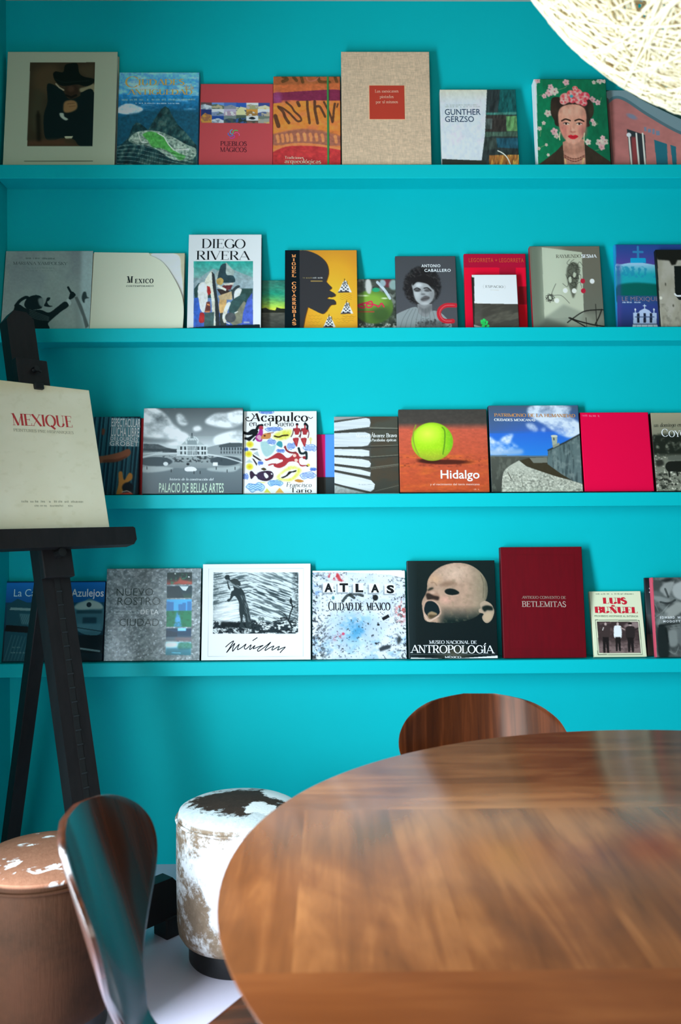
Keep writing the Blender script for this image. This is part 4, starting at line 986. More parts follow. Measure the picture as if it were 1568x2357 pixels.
# ------------------------------------------------------------------ SECOND LEDGE
B = Book('grey photo book of a dark-haired figure stretching out an arm, behind the easel tip', 1, [(13, 579), (215, 577), (206, 762), (1, 763)], L=0.62, t=.016, base='75817d', finish='satin', spine='12201e', frame=(0, 560, 6.817))
c = B.cv; c.grad(100, 1400, '747c7c', '8d9994'); c.mix(c.th(c.noise(420, 420, 4), .45, .7), '8a968f', .7); c.poly([(1285, 90), (1480, 90), (1410, 1400), (1250, 1400)], '9fb2b0', .8, 6); c.grain(.05, 30, 30, 3)
D = '0d1b1d'
c.poly([(1170, 870), (1215, 860), (1290, 1010), (1400, 1330), (1345, 1370), (1300, 1190)], '4c5553', .9, 1); c.poly([(1150, 1000), (1200, 950), (1330, 1360), (1200, 1400)], '7c8783', .7, 4)
c.sm([(380, 1010), (395, 930), (460, 865), (560, 838), (640, 860), (680, 930), (660, 1040), (560, 1070), (440, 1070)], D); c.sm([(600, 900), (680, 880), (720, 905), (730, 1000), (690, 1040), (620, 1000)], '7e8a86', .85, 2)
c.sm([(735, 885), (780, 875), (790, 890), (770, 925), (740, 950), (770, 1000), (825, 1015), (770, 1030), (690, 1010), (715, 950)], D); c.line([(245, 1010), (310, 930), (390, 880), (430, 880)], 50, D, 1, True)
c.sm([(230, 1010), (300, 990), (400, 1050), (520, 1075), (640, 1075), (770, 1115), (900, 1025), (1020, 940), (1078, 1012), (950, 1110), (830, 1215), (755, 1290), (740, 1400), (200, 1400)], D)
for k in range(5): c.line([(460, 1070 + k * 26), (600, 1130 + k * 24), (770, 1190 + k * 14)], 7, '6c7874', .6, True)
c.sm([(1075, 905), (1105, 800), (1140, 780), (1190, 830), (1150, 885), (1095, 912)], D); c.line([(1070, 712), (1115, 795)], 34, D); c.sm([(1045, 920), (1080, 895), (1120, 960), (1090, 1000)], 'a2aeaa')
c.sm([(1285, 870), (1310, 790), (1350, 785), (1370, 860), (1405, 880), (1340, 900), (1330, 960), (1300, 940)], '1e2c2c', .9, 1)
B.text('MARIANA YAMPOLSKY', 195, 1062, 350, 302, '465250', 'serif', thick=.14, thin=.06); c.greek(400, 860, 258, 28, '4c5a54', 1); c.greek(400, 850, 410, 22, '66726c', 2, 0, .6); c.greek(400, 830, 452, 16, '66726c', 3, 0, .6)
B.done()

B = Book('cream paper-covered book whose loose front sheet curls away at the right', 1, [(224, 582), (430, 584), (421, 757), (206, 760)], L=0.7, t=.014, base='bcb396', finish='matte', spine='c8c0a4', frame=(200, 560, 6.533))
c = B.cv; c.sm([(1000, 170), (1390, 175), (1440, 420), (1465, 800), (1400, 900), (1200, 500)], 'e0dccc', 1, 1); c.grain(.05, 200, 80, 2); B.done()
out = [(170, 132), (880, 150), (1020, 200), (1140, 270), (1230, 370), (1320, 520), (1400, 680), (1450, 820), (1470, 960), (1468, 1120), (1450, 1285), (40, 1312)]
out = [out[0]] + crom(out[1:11], 5, False) + [out[11]]
def sheet_y(x): return -B.t - .0022 - .006 * max(0, min(1, (x / B.W + .5 - .55) / .4)) ** 2
RX = [B.loc(*p) for p in out[1:-1]]; LT, LB = B.loc(*out[0]), B.loc(*out[-1]); bm = bmesh.new(); NR, NC = 30, 16; zz = [p[1] for p in RX]; xx = [p[0] for p in RX]
g0, g1 = [], []
for i in range(NR + 1):
    v = i / NR; zr = RX[0][1] + (RX[-1][1] - RX[0][1]) * v; zl = LT[1] + (LB[1] - LT[1]) * v; xr = np.interp(-zr, [-z for z in zz], xx); xl = LT[0] + (LB[0] - LT[0]) * v
    if i == 0: xr = xx[0] + .02
    r0 = [bm.verts.new((xl + (xr - xl) * j / NC, sheet_y(xl + (xr - xl) * j / NC), zl + (zr - zl) * j / NC)) for j in range(NC + 1)]
    g0.append(r0); g1.append([bm.verts.new((q.co.x, q.co.y + .0007, q.co.z)) for q in r0])
for i in range(NR):
    for j in range(NC):
        bm.faces.new((g0[i][j], g0[i + 1][j], g0[i + 1][j + 1], g0[i][j + 1])); bm.faces.new((g1[i][j], g1[i][j + 1], g1[i + 1][j + 1], g1[i + 1][j]))
    bm.faces.new((g0[i][NC], g0[i + 1][NC], g1[i + 1][NC], g1[i][NC])); bm.faces.new((g0[i][0], g1[i][0], g1[i + 1][0], g0[i + 1][0]))
for j in range(NC): bm.faces.new((g0[0][j], g0[0][j + 1], g1[0][j + 1], g1[0][j])); bm.faces.new((g0[NR][j], g1[NR][j], g1[NR][j + 1], g0[NR][j + 1]))
bmesh.ops.recalc_face_normals(bm, faces=bm.faces); sheet = obj('loose_front_sheet', bm, cloth('d2cfb8', .7, .7), B.root, True); sheet['label'] = 'cream front sheet with a curling right edge'
B.lets = {}
B.text('M', 628, 720, 606, 508, '28302f', 'serif', thick=.26, thin=.08); B.text('EXICO', 748, 1026, 612, 548, '28302f', 'serif', thick=.24, thin=.08, track=.3)
B.text('CONTEMPORANEO', 618, 1026, 668, 646, '4a5450', 'serif', 'subtitle_lettering', thick=.2, thin=.1, track=.25)
for part, (V2, Fc, cl) in B.lets.items():
    me = bpy.data.meshes.new(part); me.from_pydata([(p_[0], sheet_y(p_[0]) - .0005, p_[1]) for p_ in V2], [], Fc); at = me.color_attributes.new('Col', 'FLOAT_COLOR', 'POINT'); at.data.foreach_set('color', np.array(cl, np.float32).ravel()); link_mesh(part, me, PRINT['matte'], sheet)

B = Book('white book with tall thin serif title above a colourful cubist-looking picture', 1, [(438, 541), (603, 539), (601, 752), (430, 755)], L=1.0, t=.024, base='f4f5f5', finish='satin', spine='2a2c38', frame=(420, 530, 6.272))
c = B.cv; R4 = [(175, 455), (1025, 445), (1022, 1420), (158, 1420)]; m0 = c.mask(R4)
c.grad(440, 760, '2fb0a0', '9fb8b4', m=m0); c.clip = m0; m1 = m0 * (c.Y > 700); c.grad(700, 1400, '8ea6a6', '4a68c4', m=m1)
def cp(pts, col, a=1.0, sm=False): (c.poly(crom(pts) if sm else pts, col, a))
cp([(180, 760), (330, 640), (450, 560), (560, 600), (640, 470), (720, 560), (860, 620), (1020, 680), (1020, 860), (180, 860)], 'a4b4b8', .8); cp([(480, 640), (640, 465), (760, 600), (700, 760), (500, 760)], 'b8c2b8', .8)
cp([(170, 860), (240, 770), (400, 790), (420, 980), (180, 985)], '2f4c4c'); cp([(700, 860), (860, 840), (1020, 840), (1010, 1060), (900, 1100), (760, 1000)], '33504a')
cp([(240, 800), (360, 780), (360, 1080), (300, 1190), (235, 1060)], 'f2f0ea', 1, True); cp([(330, 740), (420, 600), (450, 640), (470, 900), (520, 1390), (440, 1390), (420, 980), (360, 800)], 'ece8d4', 1, True); cp([(430, 600), (470, 640), (500, 900), (530, 1150), (540, 1390), (480, 1390), (470, 1000), (440, 800)], '33393c')
cp([(520, 660), (560, 520), (610, 485), (640, 500), (640, 640), (740, 660), (760, 750), (600, 760), (510, 740)], '30484e', 1, True); cp([(500, 720), (560, 690), (600, 730), (570, 790), (510, 780)], 'c8a45c', 1, True)
cp([(590, 800), (740, 770), (700, 860), (600, 870), (570, 830)], '6e2f33'); cp([(500, 850), (700, 870), (640, 930), (560, 940)], '3a302c'); cp([(600, 780), (750, 755), (740, 790), (620, 800)], 'e8dccc'); cp([(520, 790), (640, 850), (630, 880), (500, 820)], 'efeada')
cp([(360, 810), (400, 820), (420, 910), (380, 950), (360, 900)], 'b2302e'); cp([(350, 1040), (400, 1030), (410, 1170), (320, 1190)], '70403a'); cp([(360, 1060), (400, 1075), (400, 1095), (360, 1085)], 'e0905c'); cp([(320, 1170), (400, 1165), (395, 1190), (330, 1190)], 'd88858')
cp([(240, 1210), (310, 1200), (315, 1320), (245, 1330)], 'c03434', 1, True); cp([(540, 1010), (640, 1000), (600, 1200), (540, 1190)], 'e0b070', 1, True); cp([(520, 950), (720, 880), (720, 1000), (540, 1010)], 'd6b88c'); cp([(320, 1200), (460, 1180), (450, 1400), (310, 1400)], '4c6664'); cp([(540, 1200), (620, 1180), (640, 1400), (540, 1400)], '3c4440')
cp([(760, 860), (860, 850), (820, 960), (790, 1030), (740, 1020)], 'f0eee6', 1, True); cp([(720, 870), (790, 800), (840, 810), (760, 880), (745, 1000), (725, 960)], '3a4446', 1, True); cp([(700, 1040), (830, 940), (920, 920), (880, 1100), (800, 1200), (680, 1200)], '3d5a58', 1, True); cp([(640, 1060), (700, 1050), (650, 1180), (640, 1300), (600, 1330), (580, 1230)], 'eeeadc', 1, True)
cp([(770, 1190), (890, 1020), (920, 1040), (860, 1330), (740, 1370), (690, 1330)], '8c8a74'); c.ell(695, 1255, 78, 70, '55585a', 1, .1); c.line([(600, 1230), (610, 1310), (680, 1345)], 16, 'f0ead8', 1, True); c.line([(760, 1190), (800, 1170)], 14, 'f0ece0')
cp([(170, 985), (235, 980), (260, 1160), (235, 1300), (165, 1400)], '3f6ac8'); cp([(1010, 900), (1022, 1400), (850, 1400), (880, 1180), (940, 1000)], '5068c8'); c.grain(.2, 40, 40, 3, 4, .3, m0); c.rect(885, 1310, 970, 1335, 'b8bcc8', .8); c.clip = None
c.poly([(140, 1405), (400, 1380), (800, 1358), (1120, 1346), (1140, 1500), (60, 1500), (60, 1415)], '08242c')
B.text('DIEGO', 290, 918, 264, 130, '14181c', 'serif', thick=.13, thin=.032, serif=.08); B.text('RIVERA', 206, 990, 434, 306, '14181c', 'serif', thick=.13, thin=.032, serif=.08, slope=-.006)
B.done()

B = Book('small landscape book with a yellow-green sunset, half hidden beside the orange one', 1, [(560, 646), (690, 645), (690, 752), (560, 753)], L=.75, t=.010, yb=-.022, base='2c6858', finish='gloss', frame=(420, 530, 6.272))
c = B.cv; c.grad(700, 900, '2b5f55', '17886c'); c.grad(900, 1120, '17886c', 'd4dc40'); c.grad(1120, 1500, '55544a', '3c3e3c'); c.mix(c.th(c.noise(220, 60, 3), .5, .75) * (c.Y < 1000), '4d9a80', .6)
c.poly([(900, 1100), (1150, 1095), (1200, 1085), (1250, 1110), (1340, 1120), (1360, 1080), (1420, 1095), (1700, 1090), (1700, 1150), (900, 1150)], '1c2014'); c.grain(.2, 60, 20, 4); B.done()

B = Book('orange book with a big black profile silhouette and vertical title', 1, [(657, 577), (823, 575), (824, 752), (655, 753)], L=.95, t=.016, base='e69c2a', finish='matte', spine='0a1a20', frame=(640, 560, 5.6))
c = B.cv; d = np.hypot((c.X - 720) / 420, (c.Y - 700) / 560); c.mix(np.clip(1.1 - d, 0, 1), 'f6bc34', 1); c.mix(np.clip(d - .8, 0, 1), 'd08434', .9)
sil = [(280, 95), (380, 98), (500, 140), (590, 205), (640, 275), (658, 370), (640, 450), (624, 490)]; 
P_ = crom(sil, 5, False) + [(660, 530), (695, 560), (692, 580), (662, 600), (715, 628), (745, 652), (738, 675), (690, 690), (655, 685), (630, 708), (680, 712)] + crom([(720, 716), (745, 745), (742, 778), (690, 786), (660, 815), (620, 870), (575, 897), (520, 880)], 4, False) + [(385, 815), (350, 940), (320, 1090), (280, 1090)]
c.poly([(p[0] + (9 if p[0] > 300 else 0), p[1] + (4 if p[0] > 300 else 0)) for p in P_], '6c3a14'); c.poly(P_, '37332f'); c.poly(P_, '383638')
c.rect(60, 60, 282, 1120, '07161c'); c.line([(430, 487), (575, 486)], 10, 'c49c50'); c.greek(310, 450, 452, 14, 'b8a060', 2); c.greek(450, 578, 452, 16, 'e8e4dc', 3)
for bx, top, bot, hw in ((865, 455, 632, 92), (890, 730, 900, 84), (662, 905, 1070, 82)):
    c.poly([(bx - 14, top + 30), (bx + 18, top + 20), (bx + hw, bot - 8), (bx - hw, bot)], 'ece6e4')
    for i in range(6):
        for j in range(4):
            if (i + j) % 2: yy = top + 45 + i * (bot - top - 50) / 6; ww = (yy - top) / (bot - top) * hw * .8; xx = bx - ww + (j + .5) * ww * .5; c.ell(xx, yy, ww * .13 + 5, 9, '14202a', 1, .3)
    c.poly([(bx - hw, bot), (bx + hw - 30, bot - 4), (bx + hw - 40, bot - 26), (bx - hw + 14, bot - 18)], '2a2226', .8); c.line([(bx, top), (bx - 8, top + 60)], 8, '2a2420'); c.line([(bx + 30, top + 30), (bx + 34, top + 70)], 8, '2a2420')
    for k in range(3): c.line([(bx - 60 + 30 * j, bot + 26 + k * 26 + (8 if j % 2 else -6)) for j in range(6)], 5, 'b98424', .8)
for x0, y0 in ((390, 920), (410, 960), (380, 1000), (400, 1040), (720, 960), (760, 1000), (850, 930)): c.line([(x0 + 26 * j, y0 + (9 if j % 2 else -7)) for j in range(7)], 5, 'c48c24', .8)
for k, ch in enumerate('MIGUEL COVARRUBIAS'):
    if ch == ' ': continue
    y = 147 + k * 50.2 + 38; V_ = 208
    B.text(ch, V_ - (12 if ch == 'I' else 28), V_ + (12 if ch == 'I' else 28), y, y - 37, 'ee9a5c', 'serif', thick=.26, thin=.16, serif=.10)
B.done()

B = Book('small book with a green glass vessel photo, tucked behind its two neighbours', 1, [(780, 643), (935, 642), (935, 752), (780, 753)], L=.85, t=.010, yb=-.022, base='3d423a', finish='gloss', frame=(640, 560, 5.6))
c = B.cv; c.grain(.5, 90, 60, 4, 4); c.mix(c.th(c.noise(70, 50, 6), .55, .7), '8a9088', .7); c.ell(1230, 790, 260, 200, '577a30', 1, .1); c.ell(1200, 720, 190, 90, '86b23a', .8, .8); c.ell(1330, 880, 130, 90, '38552a', .8, .8)
c.sm([(1140, 480), (1190, 470), (1215, 560), (1190, 640), (1140, 600)], 'c4c4bc', 1, 2); c.line([(1290, 500), (1380, 590), (1450, 690)], 34, 'c8d4dc', .9, True); c.ell(1270, 590, 50, 26, '1f9a6c', 1, .3); c.ell(1420, 500, 50, 60, '6c2834', .9, .3); c.ell(1360, 510, 40, 40, '9cb4bc', .9, .4); c.ell(1500, 530, 60, 60, '9ab8b4', .8, .4)
c.line([(1010, 780), (1090, 770), (1120, 800), (1060, 800), (1040, 770), (1160, 740), (1210, 730), (1220, 780), (1160, 800), (1150, 760), (1260, 770), (1300, 790), (1340, 750), (1370, 790)], 17, 'd81e4c', 1, True); c.line([(1000, 850), (1240, 850)], 14, 'b04030', .9); c.mix(c.th(c.noise(34, 30, 8), .5, .62) * (c.Y > 985), 'dcdcd0', .9); c.ell(1310, 1010, 60, 16, '1c3428', 1, .4)
for x, y, a in ((1100, 660, 70), (1380, 690, 40)): c.ell(x, y, a, 9, 'e4ecc8', .8, .8)
B.done()

B = Book('charcoal book with a black and white portrait of a curly-haired woman and a red letter', 1, [(911, 590), (1050, 590), (1055, 752), (913, 752)], L=.85, t=.014, base='4a4a4d', finish='matte', spine='26262a', frame=(900, 570, 4.612))
c = B.cv; c.grad(90, 850, '48484b', '4e4e52'); c.mix(c.th(c.noise(16, 16, 3), .3, .7) * np.clip((1.08 - np.hypot((c.X - 335) / 200, (c.Y - 405) / 205)) / .12, 0, 1), '1c1a1a', 1); c.ell(335, 405, 190, 195, '201d1d', .85, .15); c.mix(c.th(c.noise(26, 14, 5, 3, .6), .55, .75) * (np.hypot((c.X - 335) / 190, (c.Y - 405) / 195) < 1), '4a4644', .6)
c.poly([(283, 590), (440, 590), (440, 720), (360, 740), (283, 690)], '858585'); c.sm([(283, 600), (350, 640), (436, 600), (436, 650), (360, 690)], '5c5c5c', .6, 3)
c.sm([(230, 380), (300, 345), (385, 358), (452, 430), (464, 500), (432, 568), (372, 606), (312, 592), (264, 545), (240, 460)], 'a2a2a2', 1, 1)
c.sm([(300, 300), (400, 300), (470, 420), (450, 440), (400, 390), (340, 370), (280, 365), (235, 400), (240, 340)], '211e1e', 1, 1)
c.ell(280, 480, 30, 60, 'd2d2d2', .5, 1.2); c.ell(440, 500, 30, 60, '808080', .7, 1.2); c.ell(300, 395, 35, 20, 'dcdcdc', .6, 1)
c.line([(250, 440), (280, 425), (315, 440)], 13, '2a2828', .9, True); c.line([(355, 428), (395, 425), (430, 455)], 13, '2a2828', .9, True); c.ell(285, 450, 34, 15, '3c3a3a', .9, .7); c.ell(392, 450, 34, 15, '464444', .85, .7)
c.line([(340, 430), (328, 480)], 10, '8c8c8c', .7); c.ell(345, 490, 24, 9, '6a6a6a', .9, .7); c.sm([(318, 540), (350, 512), (378, 505), (415, 520), (405, 545), (365, 560), (330, 560)], '5a5656', 1, 2); c.line([(322, 545), (370, 535), (412, 528)], 4, '333131'); c.ell(365, 585, 40, 10, 'c8c8c8', .5, 1)
m = c.sm([(40, 720), (150, 655), (270, 622), (300, 690), (380, 725), (450, 660), (560, 705), (620, 850), (40, 860)], '8b9191'); 
for k in range(9): c.line([(90 + k * 55, 860), (130 + k * 48, 740), (200 + k * 34, 640)], 6, '565c5c', .55, True)
c.mix(m * c.th(c.noise(20, 14, 9), .52, .66) * (c.Y > 740) * (c.X > 260), '3c3c3c', .9); c.poly([(300, 770), (560, 760), (610, 850), (270, 860)], '484646', .6, 5)
c.line([(690, 606), (590, 606), (530, 640), (512, 690), (530, 740), (580, 768), (660, 768)], 46, 'bf2430', 1, True); c.line([(680, 606), (592, 606), (535, 645), (520, 690), (538, 735), (582, 766), (650, 766)], 5, 'e07878', .9, True)
B.text('ANTONIO', 330, 532, 208, 178, 'f4f4f4', weight=.02, space=1.15); B.text('CABALLERO', 362, 642, 256, 226, 'f4f4f4', weight=.02, space=1.15)
B.done()

B = Book('vivid red architecture book with small orange title, standing behind a black and white one', 1, [(1065, 585), (1213, 584), (1216, 752), (1072, 752)], L=.85, t=.014, yb=-.032, base='e2042e', finish='satin', spine='9c0622', frame=(900, 570, 4.612))
c = B.cv; c.rect(700, 50, 1600, 208, 'ac0830'); c.rect(1155, 200, 1335, 290, 'ac0a2c'); c.rect(1335, 220, 1430, 400, 'e6052e'); c.rect(1360, 400, 1600, 585, '8e0a1a'); c.rect(1375, 590, 1600, 900, 'd4031f'); c.rect(1425, 200, 1600, 400, 'd4052c'); c.rect(1450, 580, 1600, 900, 'a00418'); c.rect(1425, 50, 1600, 205, 'a8062c')
B.text('LEGORRETA + LEGORRETA', 818, 1424, 153, 112, 'c8562e', space=1.1); B.done()

B = Book('small book half white half dark with a green cactus, leaning on the red one', 1, [(1083, 634), (1194, 631), (1196, 752), (1091, 753)], L=.95, t=.012, yb=-.066, ytop=-.029, base='f4f1ec', finish='satin', spine='1c1c18', frame=(900, 570, 4.612))
c = B.cv; c.rect(700, 596, 1500, 900, '46423a'); c.mix(c.th(c.noise(160, 50, 4, 4, -.3), .5, .75) * (c.Y > 600), '6a6658', .7); c.poly([(880, 600), (970, 600), (960, 860), (880, 860)], '55514a', .6, 3); c.poly([(780, 320), (872, 320), (888, 900), (780, 900)], '1f1f1a'); c.rect(780, 280, 876, 322, 'e8e4de'); c.line([(884, 828), (960, 848)], 22, 'b8b4b0', .8)
for p in ([(990, 850), (985, 770)], [(985, 810), (962, 800), (962, 780)], [(990, 815), (1015, 808), (1018, 790)], [(985, 790), (1000, 770)], [(1010, 850), (1032, 830)]): c.line(p, 20, '24c256', 1)
for x, y in ((985, 765), (962, 778), (1018, 788), (1032, 828), (975, 830)): c.ell(x, y, 13, 13, '2cd060', 1, .3)
B.text('ESPACIO', 1000, 1202, 428, 404, '55534e', 'serif', thick=.14, thin=.05, track=.16); B.stroke([(988, 398), (978, 404), (978, 414), (972, 417), (978, 420), (978, 430), (988, 436)], .0005, 'b0aea8', 'bracket#a'); B.stroke([(1212, 398), (1222, 404), (1222, 414), (1228, 417), (1222, 420), (1222, 430), (1212, 436)], .0005, 'b0aea8', 'bracket#b'); c.line([(1058, 452), (1150, 452)], 4, 'd0ccc6')
B.done()

B = Book('grey-green book with scribbled ink drawings and small red and white dots', 1, [(1218, 566), (1389, 568), (1393, 752), (1228, 752)], L=.8, t=.018, base='6b695b', finish='satin', spine='8e2028', frame=(1200, 550, 4.261))
c = B.cv; c.grad(60, 870, '6a6354', '626458'); c.poly([(95, 75), (205, 75), (228, 780), (120, 870)], '69705f', 1, 1); m = c.poly([(205, 80), (620, 134), (620, 722), (560, 760), (228, 778)], 'b4b79f'); c.poly([(205, 80), (420, 108), (420, 760), (228, 778)], 'bcc0a8', .8, 14); c.poly([(228, 770), (420, 640), (620, 722), (720, 800), (820, 880), (120, 880)], '8e9382', .9, 5); c.poly([(120, 870), (240, 770), (420, 830), (500, 880)], '4e5248', .8, 8); c.poly([(620, 720), (820, 740), (820, 880), (560, 870)], '7c7c6c', .7, 6)
r = random.Random(3)
c.sm([(455, 340), (470, 270), (520, 230), (575, 250), (590, 310), (575, 380), (560, 470), (540, 540), (515, 580), (490, 500), (465, 420)], '45463a', .8, 2)
for k in range(26): a = r.uniform(0, 6.28); x, y = 520 + r.uniform(-50, 50), 330 + r.uniform(-80, 120); c.line([(x, y), (x + 40 * math.cos(a), y + 50 * math.sin(a)), (x + 60 * math.cos(a + 1), y + 60 * math.sin(a + 1))], 4, '23241e', .8, True)
c.sm([(475, 390), (500, 370), (505, 420), (485, 430)], 'b8bba4'); c.sm([(530, 330), (555, 345), (540, 380), (522, 370)], 'b0b49c')
for k in range(12): a = k * .9; c.line([(285 + 45 * math.cos(a), 575 + 40 * math.sin(a)), (285 + 20 * math.cos(a + 2), 575 + 30 * math.sin(a + 2)), (285 + 46 * math.cos(a + 3.4), 580 + 44 * math.sin(a + 3.4))], 5, '23241e', .8, True)
c.line([(300, 540), (320, 490), (345, 440)], 5, '3a3a30', .9, True); c.line([(310, 555), (400, 555), (480, 630)], 5, '55564a', .9, True)
for x, y, col in ((620, 415, 'b01e34'), (622, 510, 'b01e34'), (715, 418, 'ede6d8'), (440, 506, 'ece4d4'), (530, 510, 'e6e2d0'), (353, 603, 'eee2d0')): c.ell(x, y, 24, 24, col, 1, .15)
for p, w in (([(455, 815), (510, 775), (620, 710), (740, 695), (820, 695)], 11), ([(480, 770), (560, 800), (700, 835), (830, 855)], 13), ([(470, 770), (570, 820), (650, 868)], 11), ([(740, 640), (745, 870)], 6), ([(800, 690), (770, 760), (730, 830)], 12), ([(640, 770), (645, 868)], 6)): c.line(p, w, '1d1c18', 1, True)
B.text('RAYMUNDO', 350, 610, 188, 155, '3c3a30', 'serif', thick=.13, thin=.05); B.text('SESMA', 614, 775, 189, 157, 'f2efe6', 'serif', thick=.22, thin=.08)
B.done()

B = Book('blue and purple book with a domed church and cross, behind a black-spined one', 1, [(1418, 564), (1600, 562), (1604, 752), (1421, 752)], L=.7, t=.014, yb=-.026, base='243a78', finish='satin', spine='1a78a8', frame=(1200, 550, 4.261))
c = B.cv; c.grad(60, 260, '1f3f7c', '4a3c82'); c.rect(900, 50, 945, 900, '1a76a4'); c.line([(1160, 80), (1160, 190)], 22, '2a6f9c'); c.line([(1115, 128), (1206, 128)], 20, '2a6f9c')
m = c.sm([(930, 275), (1000, 245), (1150, 228), (1330, 250), (1460, 280), (1460, 640), (930, 620)], '189098'); c.mix(m * np.clip((340 - c.Y) / 110, 0, 1), '9cb4cc', .95); c.mix(m * c.th(c.noise(30, 40, 4), .5, .6) * (c.Y > 265) * (c.Y < 370), '1a7c98', .8); c.sm([(940, 460), (1000, 430), (1150, 418), (1320, 430), (1460, 450), (1460, 620), (940, 600)], '00524a', 1, 3)
c.rect(1085, 186, 1236, 232, '0c8cb4'); c.grad(540, 640, '1f4a68', '2c3a78', x0=945, x1=2000); c.grad(640, 900, '2c3a78', '24305c', x0=945, x1=2000); c.poly([(945, 200), (985, 200), (975, 880), (945, 880)], '4a3a80', .6, 6)
c.poly([(1100, 702), (1150, 702), (1170, 680), (1215, 660), (1260, 680), (1280, 702), (1332, 702), (1330, 805), (1100, 805)], 'a4b2cc'); c.poly([(1095, 808), (1335, 808), (1352, 890), (1080, 890)], 'c0c8d8'); c.line([(1098, 808), (1334, 808)], 8, '2c3a58')
for x in (1150, 1213, 1275): c.rect(x - 12, 705, x + 12, 795, '141c30'); c.line([(x - 30, 740), (x + 30, 740)], 8, '3c4a6c')
c.line([(1214, 625), (1214, 668)], 7, 'c0cce0'); c.line([(1200, 636), (1228, 636)], 7, 'c0cce0')
for x in (1122, 1306): c.line([(x, 664), (x, 702)], 10, 'a4b2cc'); c.ell(x, 672, 8, 10, 'd0d8e8')
for x in (1130, 1180, 1240, 1295): c.line([(x, 815), (x - 6, 890)], 5, '6a7690')
B.text('LE MEXIQUE', 994, 1352, 592, 552, '8a7076', weight=-.012); c.greek(996, 1176, 610, 13, 'e8ecf4', 4); B.done()

B = Book('black-spined book with a stained pale wall photo, rightmost on the second ledge', 1, [(1516, 575), (1660, 575), (1668, 753), (1522, 753)], L=.65, t=.014, yb=-.066, ytop=-.0205, base='8a8474', finish='satin', spine='0c0e0c', frame=(1200, 550, 4.261))
c = B.cv; c.mix(c.th(c.noise(120, 180, 5), .45, .7), '9c968a', .8); c.mix(c.th(c.noise(50, 90, 7), .55, .75) * (c.Y > 640), '5f5c50', .7); c.poly([(1340, 90), (1960, 90), (1960, 200), (1560, 210), (1540, 255), (1500, 262), (1480, 215), (1362, 205)], '14140f', 1, 2); c.poly([(1525, 270), (1960, 260), (1960, 610), (1560, 605), (1522, 560)], '0c1210'); c.line([(1520, 545), (1545, 565), (1620, 560)], 16, 'd4d4c8', 1, True); c.ell(1432, 450, 6, 16, '3a382e', .9, .6); c.ell(1500, 660, 8, 14, '4a463a', .9, .6); c.ell(1380, 585, 14, 16, 'c8c4b4', .9, .5)
c.poly([(1300, 90), (1360, 100), (1368, 900), (1300, 900)], '0d0f0d')
for k in range(20): c.rect(1349, 455 + k * 8, 1357, 455 + k * 8 + 5.5, 'c8c4b8', .8)
B.done()

# ------------------------------------------------------------------ THIRD LEDGE
B = Book('dark teal striped book with outstretched arms, half hidden by the easel book', 2, [(172, 962), (305, 957), (318, 1143), (186, 1146)], L=.6, t=.014, yb=-.056, ytop=-.015, base='24505c', finish='satin', spine='0c1c28', frame=(180, 930, 3.92))
c = B.cv; c.grad(100, 850, '2b5f6c', '143640')
for k in range(14): x = -10 + k * 40 + (k * 7) % 13; c.line([(x, 100), (x + 12, 860)], 14 if k % 3 else 22, '0a1f2a', .8); c.line([(x + 16, 100), (x + 28, 860)], 6, '4c7c88', .35)
c.rect(-100, 80, 520, 116, '081622'); c.poly([(505, 105), (540, 105), (560, 860), (525, 860)], '0a1620'); c.sm([(150, 230), (175, 240), (170, 290), (150, 280)], '6a3c2c', 1, 2)
c.sm([(100, 500), (200, 482), (330, 448), (400, 415), (432, 428), (425, 478), (330, 530), (200, 546), (100, 560)], '7e4c36', 1, 1); c.sm([(200, 520), (320, 510), (410, 478), (330, 535), (200, 548)], '4c2a1e', .7, 2)
c.sm([(345, 640), (375, 628), (392, 690), (410, 700), (440, 640), (470, 650), (472, 695), (420, 745), (390, 840), (345, 840), (355, 740)], 'a06a30', 1, 1); c.ell(440, 770, 50, 45, '0c141c', 1, .3); c.line([(395, 815), (440, 805), (480, 825)], 8, 'c8b8a8', .8, True); c.sm([(380, 830), (480, 820), (500, 870), (380, 870)], 'b04030', 1, 2)
for s_, x0, x1, yb_, yt_ in (('ESPECTACULAR', 232, 500, 206, 130), ('LUCHA LIBRE', 240, 498, 296, 214), ('DE', 238, 290, 336, 304), ('LOURDES', 300, 490, 338, 304), ('GROBET', 236, 500, 386, 344)):
    c.rect(x0 - 8, yt_ - 6, x1 + 6, yb_ + 5, '7fa0a8', .55); B.text(s_, x0, x1, yb_, yt_, 'd4e4e4' , weight=.01, space=1.1)
B.done()
B = Book('thin red book showing only as a narrow strip left of the palace book', 2, [(262, 963), (345, 963), (345, 1143), (262, 1143)], L=.75, t=.008, yb=-.020, base='bb2a30', finish='satin', frame=(180, 930, 3.92)); B.done()

